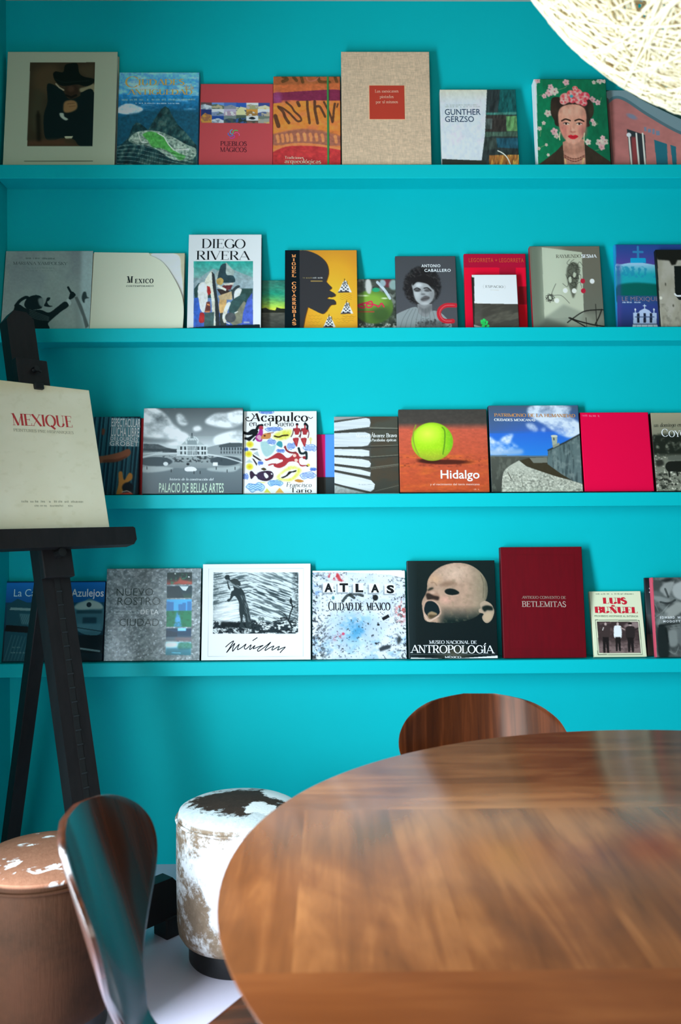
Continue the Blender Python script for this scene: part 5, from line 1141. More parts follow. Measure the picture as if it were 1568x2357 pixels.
B = Book('black and white book with a domed palace under billowing clouds', 2, [(333, 941), (558, 938), (558, 1142), (326, 1144)], L=0.9, t=.022, yb=-.056, ytop=-.015, base='6c7678', finish='gloss', spine='20282c', frame=(180, 930, 3.92))
c = B.cv; c.grad(30, 300, '50585a', '8f9698'); c.grad(300, 420, '9aa2a4', 'd8dede'); n = c.noise(150, 110, 12, 5)
def cloud(pts, hi='f6f8f8'): c.sm(pts, hi, 1, 4, np.clip(.78 + (n - .45) * 2.6, 0, 1))
cloud([(590, 50), (700, 40), (800, 110), (860, 190), (930, 260), (900, 330), (780, 320), (590, 310)]); cloud([(890, 110), (930, 90), (990, 170), (950, 200), (900, 170)]); cloud([(1150, 150), (1230, 90), (1330, 80), (1480, 60), (1480, 170), (1360, 220), (1180, 190)]); cloud([(1040, 220), (1090, 205), (1110, 240), (1050, 255)]); cloud([(1230, 310), (1350, 260), (1480, 250), (1480, 360), (1250, 380)]); cloud([(800, 330), (920, 260), (1000, 300), (960, 370), (820, 390)])
c.sm([(590, 310), (760, 330), (900, 340), (780, 365), (600, 360)], '70787a', .8, 5); c.mix(c.th(c.noise(60, 40, 21), .6, .75) * (c.Y < 380) * (c.X < 900), 'a8b0b2', .35)
c.grad(455, 600, 'a8b0b0', '80898a'); c.grad(600, 900, '6c777b', '4c565c')
c.poly([(590, 375), (720, 378), (800, 410), (890, 428), (890, 455), (590, 440)], '2a3236', 1, 1, .6 + .4 * c.noise(30, 20, 5))
c.poly([(1165, 405), (1260, 380), (1360, 360), (1480, 362), (1480, 480), (1300, 475), (1165, 465)], '8b9496'); c.poly([(1270, 385), (1370, 360), (1480, 362), (1480, 400), (1270, 405)], '4a5356')
for k in range(8): c.rect(1285 + k * 25, 405, 1297 + k * 25, 430, '2c3438', .9); c.rect(1285 + k * 25, 440, 1297 + k * 25, 462, '3c4448', .8)
c.rect(892, 384, 1165, 482, 'c4cccc'); c.poly([(930, 384), (960, 350), (1100, 350), (1140, 384)], 'aab4b4'); c.ell(1027, 345, 62, 44, 'ccd4d4', 1, .1); c.rect(985, 340, 1070, 384, '8c989a'); c.line([(1027, 275), (1027, 310)], 9, '3a4448'); c.ell(1027, 310, 14, 12, '7a8688')
for k in range(5): c.line([(980 + k * 24, 345), (1003 + k * 12, 312)], 4, '7c888a', .8)
for x in (930, 965, 1085, 1120, 1145): c.rect(x - 8, 398, x + 8, 430, '2f383c'); c.rect(x - 7, 445, x + 7, 472, '353e42')
for k in range(6): c.rect(990 + k * 15, 395, 997 + k * 15, 478, '3a4448', .8)
for y in (386, 436, 482): c.line([(890, y), (1168, y)], 5, 'eef2f2', .9)
c.mix(c.th(c.noise(22, 16, 14), .48, .6) * (c.Y > 486) * (c.Y < 545) * (c.X > 760) * (c.X < 1300), '2c3438', .85)
c.ell(700, 540, 150, 44, '39444a', .9, .1); c.ell(1330, 530, 140, 44, '39444a', .9, .1); c.line([(580, 500), (700, 470), (890, 462)], 12, 'd8dede', .8); c.line([(590, 470), (760, 450)], 8, 'c8d0d0', .8); c.line([(1170, 470), (1340, 500), (1480, 545)], 12, 'd8dede', .8); c.sm([(590, 590), (700, 585), (860, 600), (760, 630), (590, 640)], 'b4bcbc', .9, 2); c.sm([(1170, 600), (1330, 590), (1460, 575), (1400, 630), (1200, 625)], 'a8b2b2', .9, 2)
c.sm([(960, 605), (985, 588), (1040, 588), (1070, 610), (1050, 628), (975, 628)], 'eceeee'); c.rect(1215, 545, 1260, 575, 'e4e8e8'); c.ell(790, 560, 22, 18, 'dde2e2'); c.ell(990, 562, 14, 12, '22282c')
for x, y in ((840, 625), (1345, 625), (1100, 640), (1245, 600), (620, 600), (1415, 600), (1045, 640)): c.line([(x, y - 12), (x, y + 10)], 7, '20282c')
B.text('historia de la construcción del', 822, 1224, 712, 690, 'd6dede', 'serif', 'subtitle_lettering', slant=.2, thin=.07); B.text('PALACIO DE BELLAS ARTES', 728, 1314, 822, 738, 'bcd2bc', weight=.012, space=1.08)
B.done()

B = Book('white book scattered with folk drawings of red figures, fish and suns', 2, [(568, 947), (729, 946), (730, 1140), (559, 1142)], L=1.05, t=.016, base='fafaf5', finish='matte', spine='d8d0b8', frame=(550, 930, 6.817))
c = B.cv; Rd, Bk = 'b0363c', '171b20'
def wave(x, y, w, h, col='3a62c0', fill='d4e2f4', seed=0):
    r = random.Random(seed); up = [(x + w * k / 6, y - h / 2 + r.uniform(-.15, .2) * h) for k in range(7)]; dn = [(x + w * k / 6, y + h / 2 + r.uniform(-.2, .15) * h) for k in range(6, -1, -1)]; up[0] = (x, y); up[-1] = (x + w, y)
    P_ = up + dn[1:-1]; c.sm(P_, fill); c.line(P_ + [P_[0]], 8, col, .9, True)
    for j in range(3): c.line([(x + w * (.15 + .12 * k), y - h * .28 + j * h * .26 + (h * .09 if k % 2 else -h * .09)) for k in range(7)], 9, col, .9)
for k, a in enumerate([(345, 128, 230, 50), (430, 408, 270, 60), (455, 612, 140, 74), (765, 682, 125, 90), (1010, 712, 215, 90), (600, 755, 130, 50), (960, 1150, 255, 90), (1120, 1055, 100, 46), (60, 1175, 95, 80), (105, 738, 60, 50), (310, 955, 80, 50)]): wave(*a, seed=k)
wave(110, 1340, 295, 130, '2a6ab8', 'bce0f4', 20); wave(455, 1275, 240, 90, '2a6ab8', 'bce0f4', 21)
def glow(pts): c.sm(pts, 'e4dc48', 1, 4, np.clip(.35 + c.noise(22, 22, 8), 0, 1))
glow([(550, 545), (600, 470), (700, 430), (830, 415), (835, 470), (780, 560), (650, 585)]); c.line([(575, 520), (640, 535), (700, 512), (780, 505)], 24, '3a2a12', 1, True); glow([(590, 1190), (680, 1090), (820, 1000), (975, 1045), (960, 1120), (850, 1230), (690, 1240)]); c.sm([(640, 1180), (740, 1090), (870, 1050), (920, 1070), (840, 1180), (720, 1210)], 'fbfaf0', 1, 3); c.sm([(665, 1185), (740, 1150), (790, 1090), (840, 1085), (905, 1065), (895, 1095), (830, 1110), (770, 1160), (700, 1195)], '241a14')
for x, y in ((195, 655), (170, 812), (180, 1015)): c.ell(x, y, 56, 52, 'ece048', 1, .5); c.ell(x, y, 26, 24, 'e8c428', 1, .6)
c.sm([(105, 460), (180, 490), (230, 430), (290, 400), (320, 430), (310, 500), (250, 540), (190, 600), (120, 560), (170, 540), (240, 500), (160, 505)], Bk); c.line([(110, 465), (170, 480), (240, 430), (300, 420), (330, 360), (390, 345)], 44, Bk, 1, True); c.line([(130, 560), (200, 560), (270, 500), (310, 450)], 40, Bk, 1, True); c.line([(250, 590), (280, 550)], 22, Bk)
c.ell(372, 388, 36, 36, 'b43a4a'); c.sm([(330, 470), (350, 410), (395, 420), (400, 480), (380, 600), (310, 605), (282, 540)], 'b2308c'); c.sm([(300, 540), (340, 500), (380, 540), (350, 590)], 'dca0b8'); c.sm([(370, 560), (400, 490), (470, 470), (520, 470), (510, 550), (440, 570)], 'd08a4c'); c.line([(470, 480), (560, 462)], 12, '8a3c30'); c.ell(425, 515, 16, 14, '4a2018')
c.sm([(358, 620), (410, 605), (450, 610), (520, 680), (590, 650), (590, 700), (540, 800), (455, 855), (400, 815), (365, 720)], 'a6cccb', 1, 1, .8 + .2 * c.noise(20, 20, 3)); c.sm([(600, 650), (640, 600), (690, 620), (690, 700), (640, 690)], '459aa4')
for x, hair in ((918, 0), (1040, 1)):
    c.ell(x + 5, 330, 22, 24, Bk); c.line([(x + 3, 345), (x + 3, 395)], 22, Rd); c.sm([(x - 55, 395), (x + 50, 395), (x + 32, 480), (x + 25, 495), (x - 25, 495), (x - 35, 450)], Rd); c.line([(x - 50, 400), (x - 60, 470), (x - 88, 530)], 15, '5a2a2c', 1, True); c.line([(x + 45, 400), (x + 62, 470), (x + 50, 545)], 15, '7a2c30', 1, True)
    c.rect(x - 40, 497, x + 45, 545, 'f4f2e0'); c.sm([(x - 62, 560), (x, 545), (x + 30, 560), (x + 15, 640), (x - 2, 695), (x - 35, 640)], Rd); c.line([(x - 15, 580), (x - 5, 640)], 8, 'e86a60', .8)
    if hair: c.line([(x + 5, 310), (x + 40, 350), (x + 38, 400)], 32, Bk, 1, True)
c.sm([(415, 885), (445, 890), (520, 850), (620, 788), (690, 810), (760, 870), (820, 850), (870, 800), (930, 790), (960, 850), (1020, 855), (960, 880), (950, 930), (980, 980), (1070, 985), (1060, 1000), (975, 1005), (920, 940), (800, 935), (730, 1000), (640, 1035), (560, 1010), (550, 980), (480, 1000), (470, 980), (530, 960), (600, 955), (660, 920), (610, 880), (540, 890), (440, 920)], Rd)
c.sm([(590, 965), (640, 910), (690, 900), (690, 930), (620, 960)], 'faf8f2'); c.line([(735, 690), (760, 750), (820, 785), (900, 785)], 30, '8c3034', 1, True); c.line([(720, 705), (745, 680)], 14, '8c3034')
for x, y in ((880, 832), (905, 908)): c.ell(x, y, 28, 26, 'f4c8b8', 1, .2)
c.line([(945, 715), (970, 790), (1020, 800), (1060, 780), (1065, 880), (1040, 860)], 36, '1c2a2c', 1, True); c.ell(1030, 865, 26, 24, '9c2c34'); c.ell(1095, 985, 26, 24, 'e8cc50', 1, .4); c.sm([(1060, 985), (1095, 1000), (1075, 1015)], '3a2a18')
c.sm([(180, 1100), (215, 1085), (270, 1140), (330, 1100), (430, 1080), (520, 1090), (550, 1150), (520, 1210), (430, 1245), (320, 1220), (265, 1160), (200, 1215), (180, 1160)], '3a2a3c'); c.sm([(355, 1050), (400, 1030), (440, 1060), (400, 1075)], '4a3c20'); c.sm([(395, 1130), (430, 1115), (470, 1170), (430, 1200)], 'f0ecec'); c.ell(520, 1130, 12, 12, 'f0ecec')
for k in range(5): c.line([(300 + k * 24, 1110), (305 + k * 24, 1215)], 7, '5a4c74', .8)
c.poly([(240, 800), (310, 765), (340, 860)], 'bcc8c8'); c.poly([(110, 950), (180, 895), (235, 950)], 'c4d0cc'); c.poly([(232, 815), (375, 915), (330, 915), (235, 850)], '332c2a'); c.poly([(220, 880), (250, 890), (300, 970), (290, 1005)], '443834'); c.sm([(190, 738), (250, 722), (320, 735), (250, 750)], '5c504c'); c.sm([(875, 1238), (930, 1210), (1025, 1240), (960, 1265)], 'c8883c'); c.poly([(390, 1430), (440, 1355), (500, 1430)], 'e4dc60'); c.poly([(570, 1430), (640, 1345), (710, 1430)], 'ecb65c'); c.sm([(330, 1255), (430, 1265), (380, 1280)], 'e8e088'); c.line([(1130, 545), (1130, 640)], 14, 'dcb050'); c.ell(1130, 570, 30, 30, 'ece08c', .8, .6)
ink = '241f1e'
B.text('A', 215, 362, 278, 150, ink, 'serif', thick=.2, thin=.06, serif=.02, slant=.1); B.stroke([(240, 150), (270, 200), (225, 265), (170, 272), (145, 240), (170, 210)], .0026, ink); B.text('capulco', 372, 1092, 280, 130, ink, 'serif', thick=.15, thin=.05, serif=.02); B.stroke([(1092, 205), (1130, 232), (1165, 208)], .0022, ink)
for x, y in ((182, 218), (448, 210), (962, 212)): c.ell(x, y, 14, 13, ink)
B.text('en', 192, 305, 358, 260, ink, 'serif', 'subtitle_lettering', serif=.02, thick=.12); B.text('el', 422, 520, 358, 288, ink, 'serif', 'subtitle_lettering', serif=.02, thick=.12); B.text('sueño', 612, 872, 360, 265, ink, 'serif', 'subtitle_lettering', serif=.02, thick=.12)
B.text('Francisco', 750, 1145, 1335, 1262, ink, 'serif', 'author_lettering', serif=.02, thick=.11, thin=.04, slant=.15); B.text('Tario', 805, 1148, 1424, 1345, ink, 'serif', 'author_lettering', serif=.02, thick=.13, thin=.05)
B.done()

B = Book('small book striped magenta and blue over black, peeping between two books', 2, [(700, 1000), (800, 1000), (800, 1141), (700, 1141)], L=.9, t=.008, yb=-.020, base='bb0a52', finish='satin', frame=(550, 930, 6.817), spine='601030')
c = B.cv; c.rect(1360, 400, 2000, 1600, '4a88f2'); c.rect(900, 1165, 1362, 1600, '2b2722'); c.rect(1362, 1165, 2000, 1600, '2a3436'); B.done()

B = Book('book cover showing a stack of closed books with pale page edges', 2, [(769, 958), (916, 960), (920, 1138), (770, 1139)], L=1.0, t=.014, base='48483e', finish='satin', spine='d8dcdc', frame=(760, 930, 8.711))
c = B.cv; c.grad(230, 1830, '4e4d42', '3a3a32'); c.mix(c.th(c.noise(500, 200, 4), .5, .7) * (c.X > 800), '4d3f30', .7)
pale = [[(70, 370), (720, 280), (790, 300), (812, 380), (790, 470), (70, 545)], [(70, 590), (700, 575), (810, 620), (820, 760), (760, 850), (640, 870), (70, 875)], [(70, 915), (640, 930), (790, 960), (790, 1070), (640, 1075), (70, 1040)], [(70, 1085), (640, 1130), (780, 1165), (820, 1220), (800, 1290), (740, 1300), (70, 1215)], [(70, 1265), (600, 1340), (815, 1400), (800, 1480), (70, 1340)], [(70, 1390), (640, 1510), (820, 1560), (900, 1640), (880, 1740), (810, 1790), (640, 1770), (70, 1610)]]
c.poly([(60, 230), (820, 250), (820, 1800), (60, 1640)], '4c4a44')
for k, p in enumerate(pale):
    m = c.poly(p, 'dcdfe0'); c.mix(m * c.th(c.noise(900, 14, 30 + k, 3, .03 + .03 * k), .5, .8), 'b8bcc0', .6)
c.poly([(60, 230), (420, 240), (720, 262), (300, 300), (60, 330)], 'b8b8b4', .8, 1); c.poly([(60, 1650), (400, 1740), (780, 1830), (60, 1850)], 'c8d0cc', 1, 1, .5 + .5 * c.noise(26, 26, 3))
for p, w in (([(800, 485), (1100, 500), (1390, 512)], 30), ([(820, 860), (1390, 850)], 10), ([(810, 1085), (1390, 1050)], 14), ([(815, 1305), (1390, 1235)], 16), ([(815, 1335), (1390, 1262)], 8), ([(900, 1780), (1150, 1720), (1390, 1660)], 8)): c.line(p, w, '7c7c6e', .8)
for p in ([(800, 520), (1390, 530)], [(800, 890), (1390, 872)], [(800, 1105), (1390, 1072)], [(70, 570), (780, 525)], [(70, 890), (790, 890)], [(70, 1060), (800, 1095)], [(70, 1235), (810, 1330)], [(70, 1360), (810, 1510)], [(70, 1630), (820, 1800)]): c.line(p, 20, '30302a', .85)
c.greek(560, 880, 1650, 18, '8c9090', 2, .02, .7)
B.text('Manuel Álvarez Bravo', 512, 1345, 686, 606, 'f4f2ec', 'serif', thick=.15, thin=.06); B.text('Parábolas ópticas', 830, 1330, 768, 714, 'f4f2ec', 'serif', 'subtitle_lettering', slant=.22, thin=.06)
B.done()

B = Book('orange-red clay court book with a yellow-green tennis ball', 2, [(918, 943), (1121, 942), (1128, 1136), (921, 1137)], L=.95, t=.022, base='cc5230', finish='satin', spine='3a3834', frame=(768, 880, 1.96))
c = B.cv; c.grad(205, 510, 'cc5a42', 'b84a26'); c.grad(100, 185, '403c36', '48403a'); m = ((c.Y > 185) & (c.Y <= 215)).astype(float); c.grad(185, 215, '48403a', 'c45a44', m=m); c.mix(c.th(c.noise(120, 22, 4), .5, .75) * (c.Y > 330), 'd0622c', .8); c.grain(.10, 14, 8, 5, 3); c.mix(c.th(c.noise(14, 7, 8), .58, .7) * (c.Y > 340) * (c.Y < 390), '7c3020', .6)
c.ell(505, 366, 112, 11, '4c1c12', .95, .5); c.ell(430, 360, 50, 10, '3c160e', .9, .5)
m = c.ell(446, 272, 94, 88, 'a6d61c', 1, .04); c.mix(m * np.clip(1 - np.hypot((c.X - 425) / 80, (c.Y - 235) / 60), 0, 1), 'e2f84c', 1); c.mix(m * np.clip((c.X - 480) / 70, 0, 1), '5cb01c', .8); c.mix(m * np.clip((c.Y - 300) / 70, 0, 1), 'a08a34', .85); c.mix(m * c.th(c.noise(6, 6, 3), .5, .9), 'd8f040', .35); c.mix(m * np.clip((np.hypot((c.X - 446) / 94, (c.Y - 272) / 88) - .85) / .2, 0, 1), '7cae1c', .6)
c.line([(372, 196), (360, 240), (366, 290), (388, 340)], 6, '8a9a30', .9, True); c.line([(492, 206), (503, 225), (502, 280), (494, 330)], 6, '5c8a1c', .9, True)
B.text('Hidalgo', 484, 660, 441, 403, 'f6f6f0', weight=.012); B.text('y el nacimiento del tenis mexicano', 436, 660, 472, 462, 'eec8b8', part='subtitle_lettering'); c.greek(628, 658, 493, 6, 'f0d8c8', 2)
B.done()

B = Book('glossy book with a stone fort wall and pale path under a blue sky', 2, [(1128, 935), (1335, 932), (1343, 1133), (1132, 1135)], L=.9, t=.022, base='2f6cc0', finish='gloss', spine='16202a', frame=(1000, 880, 4.356))
c = B.cv; c.grad(230, 500, '44586c', '3a62b8'); c.grad(500, 780, '2c66c8', '2a80d4'); c.mix(np.clip(1 - (c.X - 560) / 500, 0, 1) * (c.Y < 520), '4a5a68', .5)
def cl2(pts, col='d4dce8'): c.sm(pts, col, 1, 4, np.clip(.45 + (c.noise(90, 70, 14, 5) - .4) * 2, 0, 1))
cl2([(980, 240), (1200, 230), (1380, 240), (1370, 330), (1480, 420), (1480, 520), (1380, 560), (1250, 520), (1100, 420), (960, 330)]); cl2([(560, 560), (640, 600), (720, 540), (800, 530), (780, 600), (850, 660), (760, 710), (570, 730)]); cl2([(930, 430), (1000, 420), (1050, 480), (1000, 500)]); cl2([(1080, 480), (1120, 450), (1120, 500)], 'a8bce0'); c.sm([(560, 690), (700, 700), (880, 680), (880, 730), (700, 745), (570, 740)], '9cb4d0', .8, 5)
c.grad(745, 1150, '4e5048', '3c3e38'); c.line([(560, 752), (1140, 752)], 8, '6a8cae', .7); c.mix(c.th(c.noise(40, 60, 4), .5, .7) * (c.Y > 750) * (c.X < 860), '666a5e', .6)
c.poly([(850, 800), (960, 768), (1140, 760), (1140, 830), (1400, 985), (1200, 960), (930, 850)], '38301f', 1, 1, .7 + .3 * c.noise(20, 20, 3)); c.poly([(960, 768), (1140, 760), (1140, 815), (1000, 820)], '74766a')
m = c.poly([(1148, 690), (1200, 668), (1340, 600), (1490, 515), (1510, 1030), (1400, 1000), (1280, 930), (1140, 828)], '5d6d6c'); c.mix(m * c.th(c.noise(16, 150, 6, 4), .5, .7), '2e3a3c', .75); c.mix(m * c.th(c.noise(60, 60, 9), .55, .75), '8a9690', .6); c.line([(1150, 690), (1330, 605), (1490, 515)], 16, '2c3230', .9)
c.poly([(1185, 545), (1245, 545), (1240, 640), (1200, 665), (1195, 640)], 'a4a894'); c.ell(1214, 545, 34, 12, 'c8c8b4'); c.rect(1205, 560, 1215, 590, '3a3c36'); c.poly([(1195, 640), (1265, 610), (1265, 635), (1200, 668)], '8c8f80')
m = c.poly(crom([(675, 1130), (680, 1010), (700, 910), (760, 850), (855, 795)], 5, False) + crom([(930, 855), (1200, 945), (1400, 1000), (1510, 1035)], 4, False) + [(1510, 1130)], 'a9a898'); c.mix(m * c.th(c.noise(14, 12, 5, 3), .5, .65), 'd4d2c0', .9); c.mix(m * c.th(c.noise(16, 14, 7, 3), .55, .7), '74766a', .8); c.mix(m * np.clip((960 - c.Y) / 120, 0, 1), 'b8b8a8', .8)
c.line([(740, 915), (772, 980)], 6, '2c2a20'); c.line([(885, 1020), (888, 1060)], 5, '4c4a3c')
B.text('PATRIMONIO DE LA HUMANIDAD', 612, 1430, 351, 318, 'c08a58', 'serif', thick=.2, thin=.09); B.text('CIUDADES MEXICANAS', 612, 1026, 395, 371, 'eef2f4', 'serif', 'subtitle_lettering', thick=.2, thin=.09)
B.done()

B = Book('plain hot pink book with one tiny pale line of print', 2, [(1341, 953), (1501, 946), (1507, 1133), (1346, 1133)], L=.95, t=.02, base='ff0042', finish='matte', spine='7a0820', cell=.0025, frame=(1330, 930, 6.588))
c = B.cv; c.greek(110, 375, 206, 26, 'ff8aa0', 3); B.done()

B = Book('greyish photo book of dark trees and cattle, rightmost on the third ledge', 2, [(1509, 948), (1690, 952), (1698, 1133), (1512, 1133)], L=.62, t=.02, base='857e6a', finish='satin', spine='301014', frame=(1330, 930, 6.588))
c = B.cv; c.grad(100, 480, '8c8268', '6c6a58'); c.grad(480, 1350, '5c5e50', '6c6c5e'); n = c.noise(70, 60, 4, 5); c.mix(np.clip((c.Y - 430) / 60, 0, 1) * np.clip((840 - c.Y) / 90, 0, 1) * c.th(n, .25, .5), '171b14', 1); c.mix(c.th(c.noise(60, 40, 8), .52, .66) * (c.Y > 1050), '1a1c16', .9); c.mix(c.th(c.noise(26, 20, 9), .62, .72) * (c.Y > 780), 'c0baa8', .9)
c.sm([(1350, 960), (1400, 890), (1560, 880), (1800, 890), (1830, 1000), (1700, 1050), (1440, 1040), (1380, 1030)], '131510'); c.line([(1400, 1000), (1410, 1120)], 26, '131510'); c.line([(1520, 1000), (1530, 1100)], 24, '131510'); c.line([(1220, 850), (1260, 860), (1310, 840)], 9, 'dcd4c0', 1, True); c.sm([(1400, 820), (1480, 790), (1700, 800), (1650, 860), (1430, 870)], '4c4e44', 1, 2); c.sm([(1210, 870), (1300, 850), (1330, 930), (1230, 960)], '22231d', 1, 3)
B.text('un domingo en', 1214, 1640, 345, 282, '3a3a30', 'serif', 'subtitle_lettering', slant=.22); B.text('C', 1325, 1420, 497, 378, 'e4dec6', 'serif', thick=.12, serif=0); B.text('OYOACÁN', 1432, 2050, 505, 408, 'e4dec6', 'serif', thick=.14)
B.done()

# ------------------------------------------------------------------ LOWEST LEDGE
B = Book('blue book of a tiled colonial building, standing behind the easel mast', 3, [(4, 1338), (238, 1338), (235, 1525), (2, 1528)], L=.6, t=.018, base='0a5a98', finish='satin', spine='04203a', frame=(0, 1210, 3.368))
c = B.cv; c.grad(430, 600, '0c66aa', '07487c'); c.grad(600, 1080, '0a3c50', '04161c'); c.rect(-50, 420, 900, 440, '04243c')
c.poly([(30, 620), (110, 570), (280, 640), (300, 1080), (20, 1080)], '0f3e48'); c.poly([(60, 640), (280, 650), (280, 670), (50, 660)], '9ab0a8', .6); c.poly([(30, 780), (310, 800), (310, 850), (20, 830)], '02090c'); c.poly([(130, 690), (300, 700), (260, 780), (150, 775)], '3f6a70', .9, 2)
for k in range(10): c.line([(80 + k * 26, 860 + k * 4), (30 + k * 26, 1060)], 7, '2c5a60', .7); c.line([(150 + k * 16, 700), (120 + k * 16, 780)], 4, '0c3038', .7)
c.poly([(300, 700), (540, 640), (560, 1080), (300, 1080)], '0b2c34')
c.sm([(560, 660), (580, 610), (640, 590), (680, 570), (720, 590), (780, 620), (795, 680), (770, 850), (600, 830)], '38626c'); c.sm([(560, 640), (600, 605), (680, 585), (760, 605), (785, 650), (700, 655), (600, 660)], 'a8b4a8', .8, 2); c.ell(676, 620, 20, 20, '0c2028'); c.rect(580, 665, 780, 690, '12343c', .8, 2); c.rect(630, 720, 740, 770, '0c2c38', .8, 2); c.rect(590, 770, 775, 830, '4c7c88', .6, 3); c.line([(580, 800), (780, 830)], 6, '0a2028'); c.rect(580, 860, 800, 1000, '03141a'); c.line([(600, 962), (770, 985)], 14, '7a9494', .8); c.greek(80, 150, 962, 10, '5c7c7c', 2); c.greek(80, 200, 1004, 10, '5c7c7c', 3)
B.text('La Casa de los', 78, 510, 552, 494, 'a4c4d4', weight=-.006); B.text('Azulejos', 533, 790, 555, 494, 'c4dce4', weight=.014)
B.done()

B = Book('silvery grey book with a column of five small park photos', 3, [(243, 1308), (461, 1309), (460, 1526), (238, 1529)], L=0.66, t=.016, base='6c7678', finish='gloss', spine='0c1416', frame=(220, 1290, 6.031))
c = B.cv; c.mix(c.th(c.noise(46, 46, 5, 4, .6), .4, .75), '9aa2a6', .8); c.mix(c.th(c.noise(20, 20, 8, 3), .62, .8), 'c4ccd4', .9); c.mix(c.th(c.noise(40, 26, 11, 3, -.5), .55, .3), '465054', .6)
for y0, y1, sky, low in ((175, 345, '1c2c2c', '8a3c34'), (370, 542, '15303a', '28443a'), (560, 952, '3f9ad8', '0f6a4a'), (975, 1148, '0a3450', '4a5a64'), (1165, 1348, '8cc4dc', '0c6470')): c.rect(975, y0, 1325, y1, sky); c.grad((y0 + y1) / 2, y1, sky if y0 != 560 else '2a7ca0', low, x0=975, x1=1325)
c.mix(c.th(c.noise(30, 30, 3), .6, .7) * (c.X > 975) * (c.X < 1325) * (c.Y > 175) * (c.Y < 345), '2c6a4c', .8); c.poly([(1130, 300), (1160, 230), (1180, 280), (1320, 310), (1320, 340), (1050, 330)], 'a84a3c', .8, 2); c.ell(1088, 190, 9, 9, 'f4f4f4'); c.ell(1280, 240, 12, 9, 'e8ecec')
c.poly([(1150, 372), (1280, 372), (1240, 440), (1200, 430)], 'bce0f0'); c.poly([(985, 430), (1060, 380), (1140, 390), (1220, 540), (980, 540)], '182c34')
for x, w, h in ((1040, 70, 120), (1170, 60, 90), (1220, 50, 110), (1290, 60, 130), (995, 40, 130)): c.rect(x - w / 2, 590 + (130 - h), x + w / 2, 730, '2c6498', .9, 1)
c.rect(975, 725, 1325, 950, '0d6c48'); c.poly([(1120, 740), (1150, 740), (1190, 950), (1080, 950)], '3c8cc0', .9, 2); c.ell(1135, 850, 34, 40, '4898cc', .9, .5); c.mix(c.th(c.noise(40, 30, 4), .5, .7) * (c.X > 975) * (c.X < 1325) * (c.Y > 730) * (c.Y < 950), '0a5038', .6)
c.rect(1135, 970, 1250, 1010, '7cc4ec', 1, 1); c.poly([(975, 1000), (1130, 1030), (1130, 1090), (975, 1095)], '07283c'); c.rect(975, 1100, 1325, 1146, '52626c', .9, 1); c.rect(1100, 1105, 1325, 1146, '8c5a58', .6, 5)
c.sm([(1140, 1200), (1180, 1172), (1320, 1180), (1325, 1260), (1200, 1280), (1140, 1260)], '1c6448', 1, 2, .6 + .4 * c.noise(24, 24, 6)); c.sm([(975, 1180), (1100, 1170), (1140, 1210), (1060, 1250), (975, 1240)], 'd4e8f0', .9, 4); c.rect(975, 1250, 1325, 1346, '0c5868', .7, 3); c.line([(1060, 1318), (1180, 1322)], 9, '5cb4d4')
ink = '20302f'
B.text('NUEVO', 275, 785, 506, 400, ink, weight=-.01); B.text('ROSTRO', 290, 886, 640, 532, ink, weight=-.01); B.text('CIUDAD', 320, 872, 940, 836, ink, weight=-.01); B.text('DE LA', 615, 866, 772, 706, 'c8d4d4', part='subtitle_lettering', weight=.008); c.line([(270, 716), (550, 716)], 10, '9aa4a6', .8); c.line([(270, 760), (550, 764)], 10, '9aa4a6', .8)
B.done()

B = Book('square white book with a black engraving of a bent figure and a handwritten signature', 3, [(466, 1299), (715, 1297), (716, 1526), (463, 1528)], L=0.9, t=.022, base='fdfdfc', finish='matte', spine='12181c', frame=(450, 1280, 5.6))
c = B.cv; m0 = c.mask([(225, 216), (1326, 216), (1326, 1036), (220, 1036)]); c.mix(m0, 'cfd8d8'); c.clip = m0
wt = c.th(c.X + 120 * (c.noise(200, 200, 77) - .5), 560, 820); lines = c.noise(140, 11, 4, 3, .35) * wt + c.noise(140, 11, 5, 3, -.18) * (1 - wt); c.mix(m0 * c.th(lines, .47, .57) * np.clip(.35 + c.noise(260, 200, 8) * .9, 0, 1), '1c2a2e', .85); c.mix(m0 * np.clip(1 - (c.X - 225) / 160, 0, 1) * c.th(c.noise(12, 12, 3), .3, .6), '2c3c40', .5); c.mix(m0 * np.clip((c.X - 1230) / 90, 0, 1) * c.th(c.noise(18, 12, 6), .35, .55), '20282a', .8); c.sm([(240, 700), (520, 620), (560, 860), (240, 860)], 'f2f6f6', .7, 8)
m = m0 * (c.Y > 872 - 14 * np.sin(c.X / 90)); c.mix(m, '283236'); rk = c.noise(48, 26, 15, 3); c.mix(m * c.th(rk, .5, .6), 'e0e6e4', .95); c.mix(m * c.th(c.noise(16, 8, 17), .55, .65), '0c1214', .8)
F = '2c3638'
c.sm([(340, 880), (560, 890), (720, 930), (720, 965), (560, 960), (350, 950)], '182022', .95, 2)
c.sm([(455, 480), (490, 440), (440, 330), (410, 320), (380, 310), (378, 262), (425, 252), (436, 300), (480, 360), (560, 410), (620, 480), (650, 590), (690, 720), (712, 850), (715, 965), (650, 940), (640, 830), (615, 780), (608, 900), (640, 955), (560, 945), (580, 880), (560, 740), (555, 620), (500, 535), (450, 590), (425, 612), (400, 598), (415, 575), (440, 560)], F)
c.sm([(440, 330), (470, 305), (520, 305), (572, 350), (570, 395), (520, 385), (470, 370)], '353e3e'); c.sm([(400, 320), (440, 430), (440, 455), (415, 420)], F); c.ell(403, 283, 32, 34, '2c3638', 1, .2); c.sm([(425, 330), (480, 370), (560, 420), (550, 430), (450, 380)], '9aa6a6', .8, 1)
mf = c.mask(crom([(560, 470), (640, 560), (690, 720), (712, 850), (700, 940), (650, 780), (600, 620)])); c.mix(mf * c.th(c.noise(60, 7, 21, 2, 1.2), .5, .6), '8c989a', .6)
